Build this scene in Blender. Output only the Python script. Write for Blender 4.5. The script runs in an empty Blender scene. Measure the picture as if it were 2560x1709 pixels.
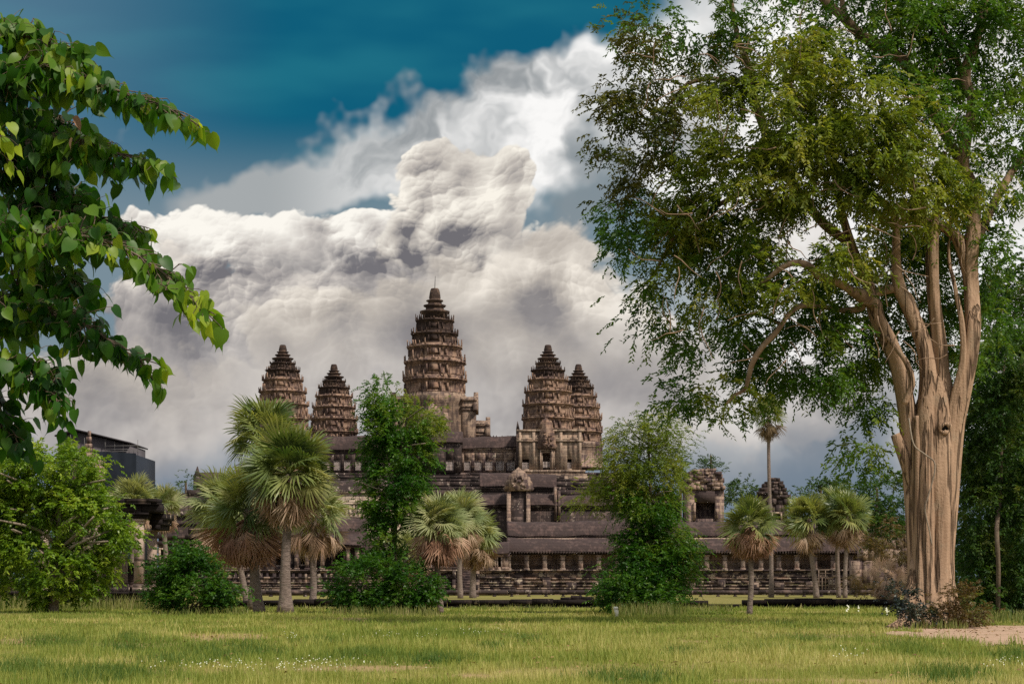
import bpy, math, random
import numpy as np
from mathutils import Vector, Matrix

# ------------------------------------------------------------------ camera, sky, sun, exposure
scene = bpy.context.scene
F = 4700.0            # focal length in photo pixels (photo 2560 wide)
CX, HY, CAMZ = 1280.0, 1455.0, 1.7
cam_d = bpy.data.cameras.new('camera')
cam = bpy.data.objects.new('camera', cam_d)
scene.collection.objects.link(cam)
cam.location = (0, 0, CAMZ)
cam.rotation_euler = (math.pi / 2, 0, 0)
cam_d.sensor_width = 36.0
cam_d.lens = F / 2560.0 * 36.0
cam_d.shift_y = (HY - 854.5) / 2560.0
cam_d.clip_start, cam_d.clip_end = 0.5, 9000.0
scene.camera = cam

vs = scene.view_settings
vs.view_transform, vs.look, vs.gamma, vs.use_curve_mapping, vs.exposure = 'Standard', 'None', 1.0, False, 0.0
cy = scene.cycles
cy.max_bounces, cy.diffuse_bounces, cy.glossy_bounces = 6, 3, 1
cy.transmission_bounces, cy.transparent_max_bounces = 3, 4
cy.caustics_reflective = cy.caustics_refractive = False
cy.use_adaptive_sampling = False
cy.use_denoising = False
cy.sample_clamp_indirect = 4.0
cy.sample_clamp_direct = 6.0

SUN_EL, SUN_AZ = math.radians(50), math.radians(128)   # azimuth clockwise from the view direction (+Y): behind and right
sd = bpy.data.lights.new('sun', 'SUN')
sd.energy, sd.angle, sd.color = 4.2, math.radians(5), (1.0, 0.9, 0.78)
sun = bpy.data.objects.new('sun', sd)
scene.collection.objects.link(sun)
sdir = Vector((math.sin(SUN_AZ) * math.cos(SUN_EL), math.cos(SUN_AZ) * math.cos(SUN_EL), math.sin(SUN_EL)))
sun.rotation_euler = sdir.to_track_quat('Z', 'Y').to_euler()

# ---- small node-expression builder, used by the sky and the materials
class NB:
    def __init__(s, tree):
        s.t = tree; tree.nodes.clear()
    def n(s, kind, **kw):
        nd = s.t.nodes.new(kind)
        for k, v in kw.items(): setattr(nd, k, v)
        return nd
    def put(s, sock, v):
        if isinstance(v, bpy.types.NodeSocket): s.t.links.new(v, sock)
        elif v is not None:
            if hasattr(sock.default_value, '__len__') and not hasattr(v, '__len__'): v = (v,) * len(sock.default_value)
            if hasattr(sock.default_value, '__len__') and len(sock.default_value) == 4 and len(v) == 3: v = tuple(v) + (1.0,)
            sock.default_value = v
    def m(s, op, a, b=None, c=None, clamp=False):
        nd = s.n('ShaderNodeMath', operation=op, use_clamp=clamp)
        for i, v in enumerate((a, b, c)): s.put(nd.inputs[i], v)
        return nd.outputs[0]
    def v(s, op, a, b=None, c=None, scale=None):
        nd = s.n('ShaderNodeVectorMath', operation=op)
        for i, v in enumerate((a, b, c)):
            if v is not None: s.put(nd.inputs[i], v)
        if scale is not None: s.put(nd.inputs['Scale'], scale)
        return nd.outputs['Value'] if op in ('LENGTH', 'DOT_PRODUCT', 'DISTANCE') else nd.outputs['Vector']
    def ss(s, x, a, b, lo=0.0, hi=1.0):
        nd = s.n('ShaderNodeMapRange', interpolation_type='SMOOTHSTEP', clamp=True)
        for i, v in enumerate((x, a, b, lo, hi)): s.put(nd.inputs[i], v)
        return nd.outputs[0]
    def lin(s, x, a, b, lo=0.0, hi=1.0):
        nd = s.n('ShaderNodeMapRange', clamp=True)
        for i, v in enumerate((x, a, b, lo, hi)): s.put(nd.inputs[i], v)
        return nd.outputs[0]
    def mix(s, f, a, b, mode='MIX'):
        nd = s.n('ShaderNodeMix', data_type='RGBA', blend_type=mode, clamp_factor=True)
        s.put(nd.inputs[0], f); s.put(nd.inputs[6], a); s.put(nd.inputs[7], b)
        return nd.outputs[2]
    def xyz(s, vec):
        nd = s.n('ShaderNodeSeparateXYZ'); s.put(nd.inputs[0], vec); return nd.outputs
    def vec(s, x, y, z=0.0):
        nd = s.n('ShaderNodeCombineXYZ')
        for i, v in enumerate((x, y, z)): s.put(nd.inputs[i], v)
        return nd.outputs[0]
    def noise(s, vec, scale, detail=3.0, rough=0.55, dims='3D', dist=0.0):
        nd = s.n('ShaderNodeTexNoise', noise_dimensions=dims)
        s.put(nd.inputs['Vector'], vec)
        for k, v in (('Scale', scale), ('Detail', detail), ('Roughness', rough), ('Distortion', dist)): s.put(nd.inputs[k], v)
        return nd.outputs
    def voro(s, vec, scale, detail=0.0, rough=0.5, dims='3D', feature='F1', lac=2.0):
        nd = s.n('ShaderNodeTexVoronoi', voronoi_dimensions=dims, feature=feature)
        s.put(nd.inputs['Vector'], vec); s.put(nd.inputs['Scale'], scale)
        if 'Detail' in nd.inputs: s.put(nd.inputs['Detail'], detail); s.put(nd.inputs['Roughness'], rough); s.put(nd.inputs['Lacunarity'], lac)
        return nd.outputs
    def wn(s, vec):
        nd = s.n('ShaderNodeTexWhiteNoise', noise_dimensions='3D'); s.put(nd.inputs['Vector'], vec); return nd.outputs
    def ramp(s, f, stops, interp='LINEAR'):
        nd = s.n('ShaderNodeValToRGB'); cr = nd.color_ramp; cr.interpolation = interp
        while len(cr.elements) < len(stops): cr.elements.new(0.5)
        for e, (p, c) in zip(cr.elements, stops):
            e.position = p; e.color = tuple(c) + (1.0,)
        s.put(nd.inputs[0], f); return nd.outputs[0]

def srgb(r, g, b):
    return tuple(((c / 255) / 12.92 if c <= 10 else (((c / 255) + 0.055) / 1.055) ** 2.4) for c in (r, g, b))

# ---- world: Nishita sky under a bank of cumulus, laid out by direction
def build_sky():
    w = bpy.data.worlds.new('World'); scene.world = w; w.use_nodes = True
    b = NB(w.node_tree)
    K = 0.1                                       # strength of the Background
    sky = b.n('ShaderNodeTexSky', sky_type='NISHITA', sun_disc=False, sun_elevation=SUN_EL, sun_rotation=SUN_AZ)
    sky.air_density, sky.dust_density, sky.ozone_density = 1.0, 0.6, 3.0
    d = b.n('ShaderNodeTexCoord').outputs['Generated']
    x, y, z = b.xyz(d)
    ys = b.m('MAXIMUM', y, 0.12)
    q0 = b.vec(b.m('MULTIPLY_ADD', b.m('DIVIDE', x, ys), F / 1000, CX / 1000), b.m('MULTIPLY_ADD', b.m('DIVIDE', z, ys), -F / 1000, HY / 1000))
    warpn = b.noise(q0, 2.6, 4.0, 0.55, '2D')[1]
    wv = b.v('SUBTRACT', warpn, (0.5, 0.5, 0.5))
    q = b.v('MULTIPLY_ADD', wv, (0.12, 0.12, 0.0), q0)
    qw = b.v('MULTIPLY_ADD', wv, (0.55, 0.40, 0.0), q0)      # strongly warped: wisps
    n1 = b.noise(q0, 7.0, 4.0, 0.6, '2D')[1]
    qb = b.v('MULTIPLY_ADD', b.v('SUBTRACT', n1, (0.5, 0.5, 0.5)), (0.032, 0.032, 0), q)
    qb = b.v('MULTIPLY', qb, (1.0, 1.15, 1.0))
    B0 = relief = fine = None                                   # heaped puffs at three sizes, and how each faces the light
    for sc, wt, wr in ((3.6, 0.7, 0.55), (7.5, 0.75, 0.75), (15.0, 0.42, 0.62), (31.0, 0.24, 0.50), (64.0, 0.12, 0.32)):
        h0 = b.voro(qb, sc, dims='2D')[0]
        h1 = b.voro(b.v('ADD', qb, (-0.11 / sc, -0.20 / sc, 0.0)), sc, dims='2D')[0]
        r = b.m('MULTIPLY', b.m('SUBTRACT', b.m('MULTIPLY', h1, h1), b.m('MULTIPLY', h0, h0)), wr)
        h = b.m('MULTIPLY', h0, wt)
        B0 = h if B0 is None else b.m('ADD', B0, h)
        relief = r if relief is None else b.m('ADD', relief, r)
    big = b.noise(q0, 3.1, 2.0, 0.5, '2D')[0]
    relief = b.m('MULTIPLY', relief, b.m('MULTIPLY', b.ss(b.noise(q0, 4.4, 2.0, 0.5, '2D')[0], 0.36, 0.62, 0.45, 1.15), b.ss(b.xyz(q0)[1], 0.66, 0.98, 1.0, 0.30)))
    def field(p, blobs, k=0.25):
        acc = None
        for (cx, cyy, rx, ry) in blobs:
            cx, cyy, rx, ry = cx / 1000, cyy / 1000, rx / 1000, ry / 1000
            l = b.v('LENGTH', b.v('MULTIPLY_ADD', p, (1 / rx, 1 / ry, 0), (-cx / rx, -cyy / ry, 0)))
            acc = l if acc is None else b.m('SMOOTH_MIN', acc, l, k)
        return b.m('SUBTRACT', 1.0, acc)
    col = b.mix(1.0, sky.outputs[0], (0.10, 0.62, 0.72), 'MULTIPLY')
    # teal of the upper sky: deeper in bands, paler towards the upper left
    band = b.noise(b.v('MULTIPLY', q0, (0.8, 2.6, 1)), 1.6, 3.0, 0.5, '2D')[0]
    tealA, tealB = tuple(c / K for c in srgb(8, 88, 114)), tuple(c / K for c in srgb(28, 108, 126))
    col = b.mix(0.85, col, b.mix(b.ss(band, 0.38, 0.68), tealA, tealB))
    qx, qy = b.xyz(q0)[0], b.xyz(q0)[1]
    col = b.mix(b.m('MULTIPLY', b.ss(qx, 0.75, 0.0), 0.5), col, tuple(c / K for c in srgb(108, 136, 158)))
    col = b.mix(b.ss(qy, 0.28, 0.60), col, tuple(c / K for c in srgb(120, 140, 152)))
    S = lambda r, g, bb: tuple(c / K for c in srgb(r, g, bb))
    W, WC, G, GD, MV, CR = S(250, 249, 247), S(236, 230, 221), S(176, 170, 166), S(134, 130, 134), S(150, 140, 138), S(214, 203, 188)
    # 1: veil and the high white anvil cloud, soft
    f = b.m('ADD', field(qw, [(870, 400, 250, 90), (1130, 300, 190, 110), (1300, 225, 210, 125), (700, 445, 330, 80), (1040, 345, 240, 100), (1230, 310, 210, 120), (1440, 225, 160, 100), (1370, 360, 240, 180), (1600, 330, 270, 220), (1930, 280, 420, 330)]), b.m('MULTIPLY', b.m('SUBTRACT', big, 0.5), 0.5))
    br1 = b.ss(b.noise(qw, 3.3, 4.0, 0.55, '2D')[0], 0.30, 0.62)
    c1 = b.mix(b.m('MULTIPLY_ADD', relief, 0.22, br1, clamp=True), S(150, 155, 158), W)
    c1 = b.mix(b.ss(qx, 1.15, 0.65), c1, S(165, 170, 172))
    col = b.mix(b.ss(f, -0.12, 0.34), col, c1)
    # grey-blue gap at the right of the tower cloud
    f = field(qw, [(1460, 440, 130, 150), (1500, 560, 150, 130)])
    col = b.mix(b.m('MULTIPLY', b.ss(f, 0.0, 0.7), 0.8), col, S(134, 144, 150))
    # 2: low bank behind (left) 3: tower 4: front billows, each crisp against the one behind
    def tone(pts):
        acc = 0.0
        for (cx, cyy, rx, ry, wt) in pts:
            l = b.v('LENGTH', b.v('MULTIPLY_ADD', q, (1000 / rx, 1000 / ry, 0), (-cx / rx, -cyy / ry, 0)))
            acc = b.m('MULTIPLY_ADD', b.ss(l, 1.0, 0.0), wt * TG, acc)
        return acc
    TG = 1.3
    T = tone([(930, 660, 130, 55, -0.42), (1035, 600, 60, 110, -0.36), (1290, 590, 90, 60, -0.36), (560, 690, 130, 70, -0.28), (1150, 585, 120, 50, -0.28), (1310, 490, 90, 100, -0.12),
              (820, 565, 60, 45, -0.22), (1370, 770, 110, 100, -0.20), (700, 570, 110, 80, 0.24), (560, 600, 120, 80, 0.28), (900, 585, 90, 60, 0.32), (1110, 440, 70, 60, 0.16), (1215, 440, 90, 50, 0.16), (1190, 520, 110, 50, 0.14), (1080, 500, 50, 70, -0.22), (1160, 475, 80, 25, -0.16), (1280, 520, 50, 70, -0.2), (760, 790, 150, 110, 0.34), (1400, 680, 130, 100, 0.36), (470, 570, 90, 60, 0.22),
              (1180, 740, 150, 100, 0.20), (1420, 900, 160, 120, -0.10), (1000, 950, 150, 130, -0.06), (470, 860, 150, 110, -0.12), (600, 830, 110, 80, 0.16), (1300, 680, 90, 80, 0.22), (950, 800, 120, 80, 0.2), (1490, 790, 100, 90, 0.24), (430, 700, 100, 90, 0.14), (860, 900, 140, 100, 0.12)])
    def layer(col, blobs, soft, hi, mid, low, deep, amp=0.50, rel=0.95, k=0.2, base=0.68, gray=1.05):
        f = b.m('ADD', field(q, blobs, k), b.m('MULTIPLY', b.m('SUBTRACT', 0.80, B0), amp))
        a = b.ss(f, 0.0, soft)
        lit = b.m('MULTIPLY_ADD', relief, rel, b.m('SUBTRACT', base, b.m('MULTIPLY', b.ss(f, 0.1, deep), 0.40)))
        lit = b.m('ADD', b.m('ADD', lit, T), b.m('MULTIPLY', b.m('SUBTRACT', big, 0.5), gray))
        return b.mix(a, col, b.ramp(lit, [(0.05, low), (0.48, mid), (0.92, hi)], 'LINEAR'))
    # ramps are clamped to 0..1 display-linear: work on col*K and scale back at the end
    col = b.mix(1.0, col, (K, K, K), 'MULTIPLY')
    s = lambda r, g, bb: srgb(r, g, bb)
    col = layer(col, [(480, 600, 190, 105), (640, 605, 190, 115), (840, 625, 200, 105), (950, 570, 100, 70), (760, 680, 300, 140), (335, 580, 80, 65), (1010, 650, 170, 150)], 0.13, s(252, 248, 239), s(202, 196, 190), s(122, 120, 124), 1.0)
    col = layer(col, [(1092, 420, 78, 120), (1175, 425, 105, 88), (1258, 435, 84, 84), (1180, 560, 190, 165), (1075, 640, 125, 140), (1240, 660, 170, 120), (1030, 700, 100, 100)], 0.10, s(250, 244, 232), s(196, 189, 181), s(112, 110, 115), 0.9, k=0.12, amp=0.5)
    col = layer(col, [(520, 720, 170, 100), (680, 740, 180, 110), (850, 740, 180, 95), (430, 800, 220, 170), (1000, 760, 180, 120), (700, 940, 460, 250)], 0.14, s(240, 232, 221), s(180, 174, 170), s(116, 114, 119), 1.1, base=0.55)
    col = layer(col, [(1400, 670, 140, 120), (1330, 790, 250, 190), (1480, 830, 190, 190), (1180, 810, 280, 190), (1020, 820, 220, 150), (800, 840, 240, 140), (1300, 1000, 520, 260), (700, 1040, 520, 200), (1620, 980, 260, 240), (250, 1020, 330, 190), (1900, 1000, 300, 150)], 0.24, s(240, 232, 220), s(188, 180, 171), s(130, 126, 127), 1.1, base=0.58, rel=0.75)
    # 5: pale veil low down, then the blue-grey rain band near the horizon
    hz = b.m('ADD', qy, b.m('MULTIPLY', b.m('SUBTRACT', b.noise(qw, 1.8, 3.0, 0.5, '2D')[0], 0.5), 0.40))
    patch = b.ss(b.noise(q, 4.0, 4.0, 0.55, '2D')[0], 0.34, 0.66)
    col = b.mix(b.m('MULTIPLY', b.ss(hz, 0.76, 1.08), 0.72), col, b.mix(patch, s(154, 151, 153), s(208, 203, 199)))
    col = b.mix(b.ss(hz, 1.04, 1.24), col, b.mix(b.ss(qx, 0.0, 2.1), s(116, 132, 150), s(116, 130, 145)))
    # bright, almost white sky behind the great tree
    rt = b.ss(b.m('ADD', qx, b.m('MULTIPLY', b.m('SUBTRACT', big, 0.5), 0.5)), 1.62, 1.95)
    up = b.ss(hz, 1.12, 0.90)
    wh = b.mix(patch, s(232, 226, 220), s(254, 253, 251))
    col = b.mix(b.m('MULTIPLY', b.m('MULTIPLY', rt, up), 0.9), col, wh)
    # the rest of the sky dome, outside the field of view: broken bright overcast
    out = b.m('MAXIMUM', b.ss(b.m('ABSOLUTE', b.m('SUBTRACT', qx, 1.3)), 1.9, 2.6), b.ss(y, 0.45, 0.2))
    out = b.m('MAXIMUM', out, b.ss(qy, -0.5, -1.3))
    oc = b.mix(b.ss(b.noise(d, 2.2, 3.0, 0.5)[0], 0.35, 0.65), s(128, 146, 166), s(236, 232, 226))
    col = b.mix(out, col, oc)
    col = b.mix(b.ss(z, 0.0, -0.05), col, s(90, 92, 60))
    bg = b.n('ShaderNodeBackground'); b.put(bg.inputs[1], K)
    b.put(bg.inputs[0], b.v('SCALE', col, scale=1.0 / K))
    o = b.n('ShaderNodeOutputWorld'); w.node_tree.links.new(bg.outputs[0], o.inputs[0])
    w.cycles.sampling_method = 'MANUAL'; w.cycles.sample_map_resolution = 512
build_sky()
# ------------------------------------------------------------------ helpers
rng = np.random.default_rng(7)
R = random.Random(11)
def P(px, py, D): return ((px - CX) / F * D, D, CAMZ + (HY - py) / F * D)
def PX(px, D): return (px - CX) / F * D
def PZ(py, D): return CAMZ + (HY - py) / F * D

def thing(name, label, cat, loc=(0, 0, 0), group=None):
    o = bpy.data.objects.new(name, None); scene.collection.objects.link(o)
    o.location = loc; o.empty_display_size = 0.3
    o['label'] = label; o['category'] = cat
    if group: o['group'] = group
    return o
def tag(o, label, cat, group=None):
    o['label'] = label; o['category'] = cat
    if group: o['group'] = group
    return o
def base_of(o):
    v = Vector((0, 0, 0))
    while o is not None: v += o.location; o = o.parent
    return np.array(v)
def link_mesh(name, V, faces=None, quads=None, tris=None, mat=None, parent=None, smooth=False, attr=None, loc=None):
    """V in world coordinates; the new object sits at its parent's origin (or at loc)."""
    V = np.asarray(V, dtype=np.float32).reshape(-1, 3)
    org = base_of(parent) if parent is not None else np.array(loc if loc is not None else (0, 0, 0), dtype=np.float64)
    V = V - org.astype(np.float32)
    me = bpy.data.meshes.new(name)
    if faces is not None:
        flat = [i for f in faces for i in f]; tot = [len(f) for f in faces]
    else:
        parts = []
        tot = []
        if quads is not None and len(quads): parts.append(np.asarray(quads, dtype=np.int32).ravel()); tot += [4] * len(quads)
        if tris is not None and len(tris): parts.append(np.asarray(tris, dtype=np.int32).ravel()); tot += [3] * len(tris)
        flat = np.concatenate(parts)
    tot = np.asarray(tot, dtype=np.int32); flat = np.asarray(flat, dtype=np.int32)
    me.vertices.add(len(V)); me.vertices.foreach_set('co', V.ravel())
    me.loops.add(len(flat)); me.loops.foreach_set('vertex_index', flat)
    st = np.zeros(len(tot), dtype=np.int32); st[1:] = np.cumsum(tot)[:-1]
    me.polygons.add(len(tot)); me.polygons.foreach_set('loop_start', st); me.polygons.foreach_set('loop_total', tot)
    if smooth: me.polygons.foreach_set('use_smooth', np.ones(len(tot), dtype=bool))
    if attr is not None:
        for k, a in attr.items():
            at = me.attributes.new(k, 'FLOAT', 'FACE'); at.data.foreach_set('value', np.asarray(a, dtype=np.float32))
    me.update(calc_edges=True); me.validate()
    if mat is not None: me.materials.append(mat)
    o = bpy.data.objects.new(name, me); scene.collection.objects.link(o)
    if parent is not None: o.parent = parent
    elif loc is not None: o.location = loc
    return o

class MB:
    """Collects shapes into ONE mesh."""
    def __init__(s): s.V = []; s.F = []
    def add(s, vs, fs):
        o = len(s.V); s.V.extend(vs); s.F.extend([tuple(i + o for i in f) for f in fs]); return s
    def box(s, x0, x1, y0, y1, z0, z1, jit=0.0):
        v = [(x0, y0, z0), (x1, y0, z0), (x1, y1, z0), (x0, y1, z0), (x0, y0, z1), (x1, y0, z1), (x1, y1, z1), (x0, y1, z1)]
        if jit: v = [(a + R.uniform(-jit, jit), c + R.uniform(-jit, jit), d + R.uniform(-jit, jit)) for a, c, d in v]
        return s.add(v, [(0, 3, 2, 1), (4, 5, 6, 7), (0, 1, 5, 4), (1, 2, 6, 5), (2, 3, 7, 6), (3, 0, 4, 7)])
    def loft(s, rings, cap=(True, True)):
        n = len(rings[0]); vs = [p for r in rings for p in r]; fs = []
        for i in range(len(rings) - 1):
            for j in range(n):
                k = (j + 1) % n
                fs.append((i * n + j, i * n + k, (i + 1) * n + k, (i + 1) * n + j))
        if cap[0]: fs.append(tuple(reversed(range(n))))
        if cap[1]: fs.append(tuple(range((len(rings) - 1) * n, len(rings) * n)))
        return s.add(vs, fs)
    def prism_y(s, outline, y0, y1):       # outline (x, z) counter-clockwise seen from the front, extruded in y
        n = len(outline)
        vs = [(x, y0, z) for x, z in outline] + [(x, y1, z) for x, z in outline]
        fs = [tuple(range(n)), tuple(reversed(range(n, 2 * n)))] + [(i, i + n, (i + 1) % n + n, (i + 1) % n) for i in range(n)]
        return s.add(vs, fs)
    def prism_x(s, outline, x0, x1):       # outline (y, z)
        n = len(outline)
        vs = [(x0, y, z) for y, z in outline] + [(x1, y, z) for y, z in outline]
        fs = [tuple(range(n)), tuple(reversed(range(n, 2 * n)))] + [(i, i + n, (i + 1) % n + n, (i + 1) % n) for i in range(n)]
        return s.add(vs, fs)
    def tube(s, pts, rads, n=8, cap=True, flute=None):
        pts = [Vector(p) for p in pts]; rings = []
        up = Vector((0.13, 0.99, 0.05)); prev = None
        for i, p in enumerate(pts):
            t = (pts[min(i + 1, len(pts) - 1)] - pts[max(i - 1, 0)]).normalized()
            a = t.cross(up if prev is None else prev.cross(t) * -1) if prev is not None else t.cross(up)
            if prev is not None: a = prev - t * prev.dot(t)
            if a.length < 1e-4: a = t.cross(Vector((1, 0, 0)))
            a.normalize(); prev = a; bb = t.cross(a)
            ring = []
            for k in range(n):
                th = 2 * math.pi * k / n
                r = rads[i] * (1 if flute is None else flute(th, i))
                q = p + (a * math.cos(th) + bb * math.sin(th)) * r
                ring.append(tuple(q))
            rings.append(ring)
        return s.loft(rings, (cap, cap))
    def build(s, name, mat, parent=None, smooth=False, loc=None):
        return link_mesh(name, s.V, faces=s.F, mat=mat, parent=parent, smooth=smooth, loc=loc)

# ------------------------------------------------------------------ materials
def new_mat(name):
    m = bpy.data.materials.new(name); m.use_nodes = True
    return m, NB(m.node_tree)
def finish(b, color, rough=0.9, bump=None, bstr=0.5, bdist=0.05, spec=0.25):
    p = b.n('ShaderNodeBsdfPrincipled')
    b.put(p.inputs['Base Color'], color); b.put(p.inputs['Roughness'], rough); b.put(p.inputs['Specular IOR Level'], spec)
    if bump is not None:
        bn = b.n('ShaderNodeBump'); b.put(bn.inputs['Height'], bump); b.put(bn.inputs['Strength'], bstr); b.put(bn.inputs['Distance'], bdist)
        b.t.links.new(bn.outputs[0], p.inputs['Normal'])
    o = b.n('ShaderNodeOutputMaterial'); b.t.links.new(p.outputs[0], o.inputs[0])
    return p

def stone(name, tan, dark, cover=0.5, jw=0.09, jd=1.0, course=0.45, streak=0.6, pale=0.15, blockvar=0.35, wscale=1.0, relief=0.5, palecol=(0.46, 0.39, 0.30)):
    """Weathered sandstone: block courses, black lichen, rain streaks, pale scars."""
    m, b = new_mat(name)
    pos = b.n('ShaderNodeNewGeometry').outputs['Position']
    x, y, z = b.xyz(pos)
    h = b.m('ADD', x, b.m('MULTIPLY', y, 1.0))
    wob = b.noise(pos, 0.6, 2)[0]
    cz = b.m('DIVIDE', b.m('ADD', z, b.m('MULTIPLY', wob, 0.10)), course)
    fz = b.m('FLOOR', cz)
    hx = b.m('ADD', b.m('DIVIDE', h, course * 2.3), b.m('MULTIPLY', fz, 0.437))
    cell = b.wn(b.vec(b.m('FLOOR', hx), fz, 3.0))[0]
    joint = b.m('MINIMUM', b.m('PINGPONG', cz, 0.5), b.m('MULTIPLY', b.m('PINGPONG', hx, 0.5), 2.3))
    jl = b.ss(joint, 0.0, jw)
    n1 = b.noise(pos, 0.35 * wscale, 5, 0.62)[0]
    n2 = b.noise(pos, 1.7 * wscale, 5, 0.65)[0]
    n3 = b.noise(b.v('MULTIPLY', pos, (2.2, 2.2, 0.16)), 1.0 * wscale, 4, 0.6)[0]
    n4 = b.noise(pos, 7.0, 4, 0.7)[0]
    dm = b.m('ADD', b.m('MULTIPLY', n1, 0.9), b.m('ADD', b.m('MULTIPLY', n2, 0.55), b.m('MULTIPLY', n3, streak)))
    tot = 0.5 * (0.9 + 0.55 + streak)
    dm = b.m('ADD', dm, b.m('MULTIPLY', b.m('SUBTRACT', cell, 0.5), blockvar))
    lo = tot + 0.28 - 0.75 * cover
    f = b.ss(dm, lo - 0.16, lo + 0.20)
    c = b.mix(b.m('MULTIPLY', n4, 0.6), tan, tuple(t * 0.68 for t in tan))
    c = b.mix(b.m('MULTIPLY', b.ss(b.noise(pos, 0.9, 3)[0], 0.45, 0.7), 0.35), c, (tan[0] * 1.05, tan[1] * 0.82, tan[2] * 0.74))
    c = b.mix(f, c, b.mix(n4, dark, tuple(d * 1.9 for d in dark)))
    if pale > 0:
        pf = b.m('MULTIPLY', b.ss(b.noise(b.v('MULTIPLY', pos, (1.0, 1.0, 0.7)), 1.15 * wscale, 4, 0.7)[0], 0.74 - pale, 0.80 - pale), b.m('GREATER_THAN', cell, 0.35))
        c = b.mix(b.m('MULTIPLY', pf, 0.85), c, palecol)
    c = b.mix(b.m('MULTIPLY', b.m('SUBTRACT', 1.0, jl), jd), c, tuple(d * 0.8 for d in dark))
    bump = b.m('ADD', b.m('MULTIPLY', jl, 0.5), b.m('ADD', b.m('MULTIPLY', n2, 1.2), b.m('MULTIPLY', n4, 0.8)))
    finish(b, c, 0.95, bump, relief, 0.12, 0.15)
    return m

DK = (0.030, 0.022, 0.022)
M_BODY = stone('tower_wall_sandstone', (0.41, 0.31, 0.235), (0.10, 0.072, 0.06), cover=0.32, jd=.35, course=0.55, streak=1.0, pale=0.06, blockvar=0.2)
M_CORE = stone('tower_core_sandstone', (0.35, 0.255, 0.19), (0.08, 0.058, 0.05), cover=0.40, jd=.25, course=0.5, streak=1.2, pale=0.05, blockvar=0.18)
M_TOWER = stone('tower_sandstone', (0.34, 0.23, 0.168), (0.075, 0.050, 0.044), cover=0.40, jd=.4, course=0.42, streak=1.2, pale=0.04, blockvar=0.22)
M_TOWERTOP = stone('tower_crown_sandstone', (0.17, 0.115, 0.085), (0.036, 0.025, 0.022), cover=0.55, course=0.42, streak=0.6, pale=0.0)
M_WALL = stone('gallery_sandstone', (0.34, 0.25, 0.195), (0.060, 0.042, 0.042), cover=0.36, jd=.6, course=0.5, streak=1.2, pale=0.10)
M_DARK = stone('blackened_sandstone', (0.175, 0.128, 0.112), (0.032, 0.024, 0.023), cover=0.64, jd=.6, course=0.45, streak=0.8, pale=0.15, palecol=(0.33, 0.27, 0.23))
M_PLINTH = stone('plinth_sandstone', (0.29, 0.215, 0.17), (0.034, 0.025, 0.025), cover=0.58, course=0.36, streak=0.35, pale=0.20, blockvar=0.9, palecol=(0.40, 0.33, 0.25))
M_PALE = stone('pale_sandstone', (0.50, 0.40, 0.31), (0.10, 0.07, 0.06), cover=0.20, course=0.5, streak=1.4, pale=0.2, palecol=(0.6, 0.51, 0.41))
M_POST = stone('pillar_sandstone', (0.44, 0.34, 0.28), (0.12, 0.09, 0.08), cover=0.26, course=1.6, streak=1.2, pale=0.05)
M_BALUST = stone('baluster_sandstone', (0.68, 0.58, 0.54), (0.30, 0.24, 0.22), cover=0.10, course=0.6, streak=0.3, pale=0.0)
M_ROOF = stone('vault_roof_stone', (0.122, 0.085, 0.078), (0.040, 0.029, 0.028), cover=0.56, jd=.5, course=0.42, streak=1.0, pale=0.03, blockvar=0.2, palecol=(0.25, 0.2, 0.18))
M_EDGE = stone('basin_edge_stone', (0.13, 0.095, 0.075), (0.014, 0.011, 0.011), cover=0.74, course=0.30, streak=0.3, pale=0.12, palecol=(0.36, 0.29, 0.22))
def plain(name, col, rough=0.8, var=0.25, scale=3.0, bump=0.2, spec=0.25):
    m, b = new_mat(name)
    pos = b.n('ShaderNodeNewGeometry').outputs['Position']
    n = b.noise(pos, scale, 4, 0.6)[0]
    c = b.mix(n, tuple(v * (1 - var) for v in col), tuple(v * (1 + var) for v in col))
    finish(b, c, rough, n, bump, 0.03, spec)
    return m
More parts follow.
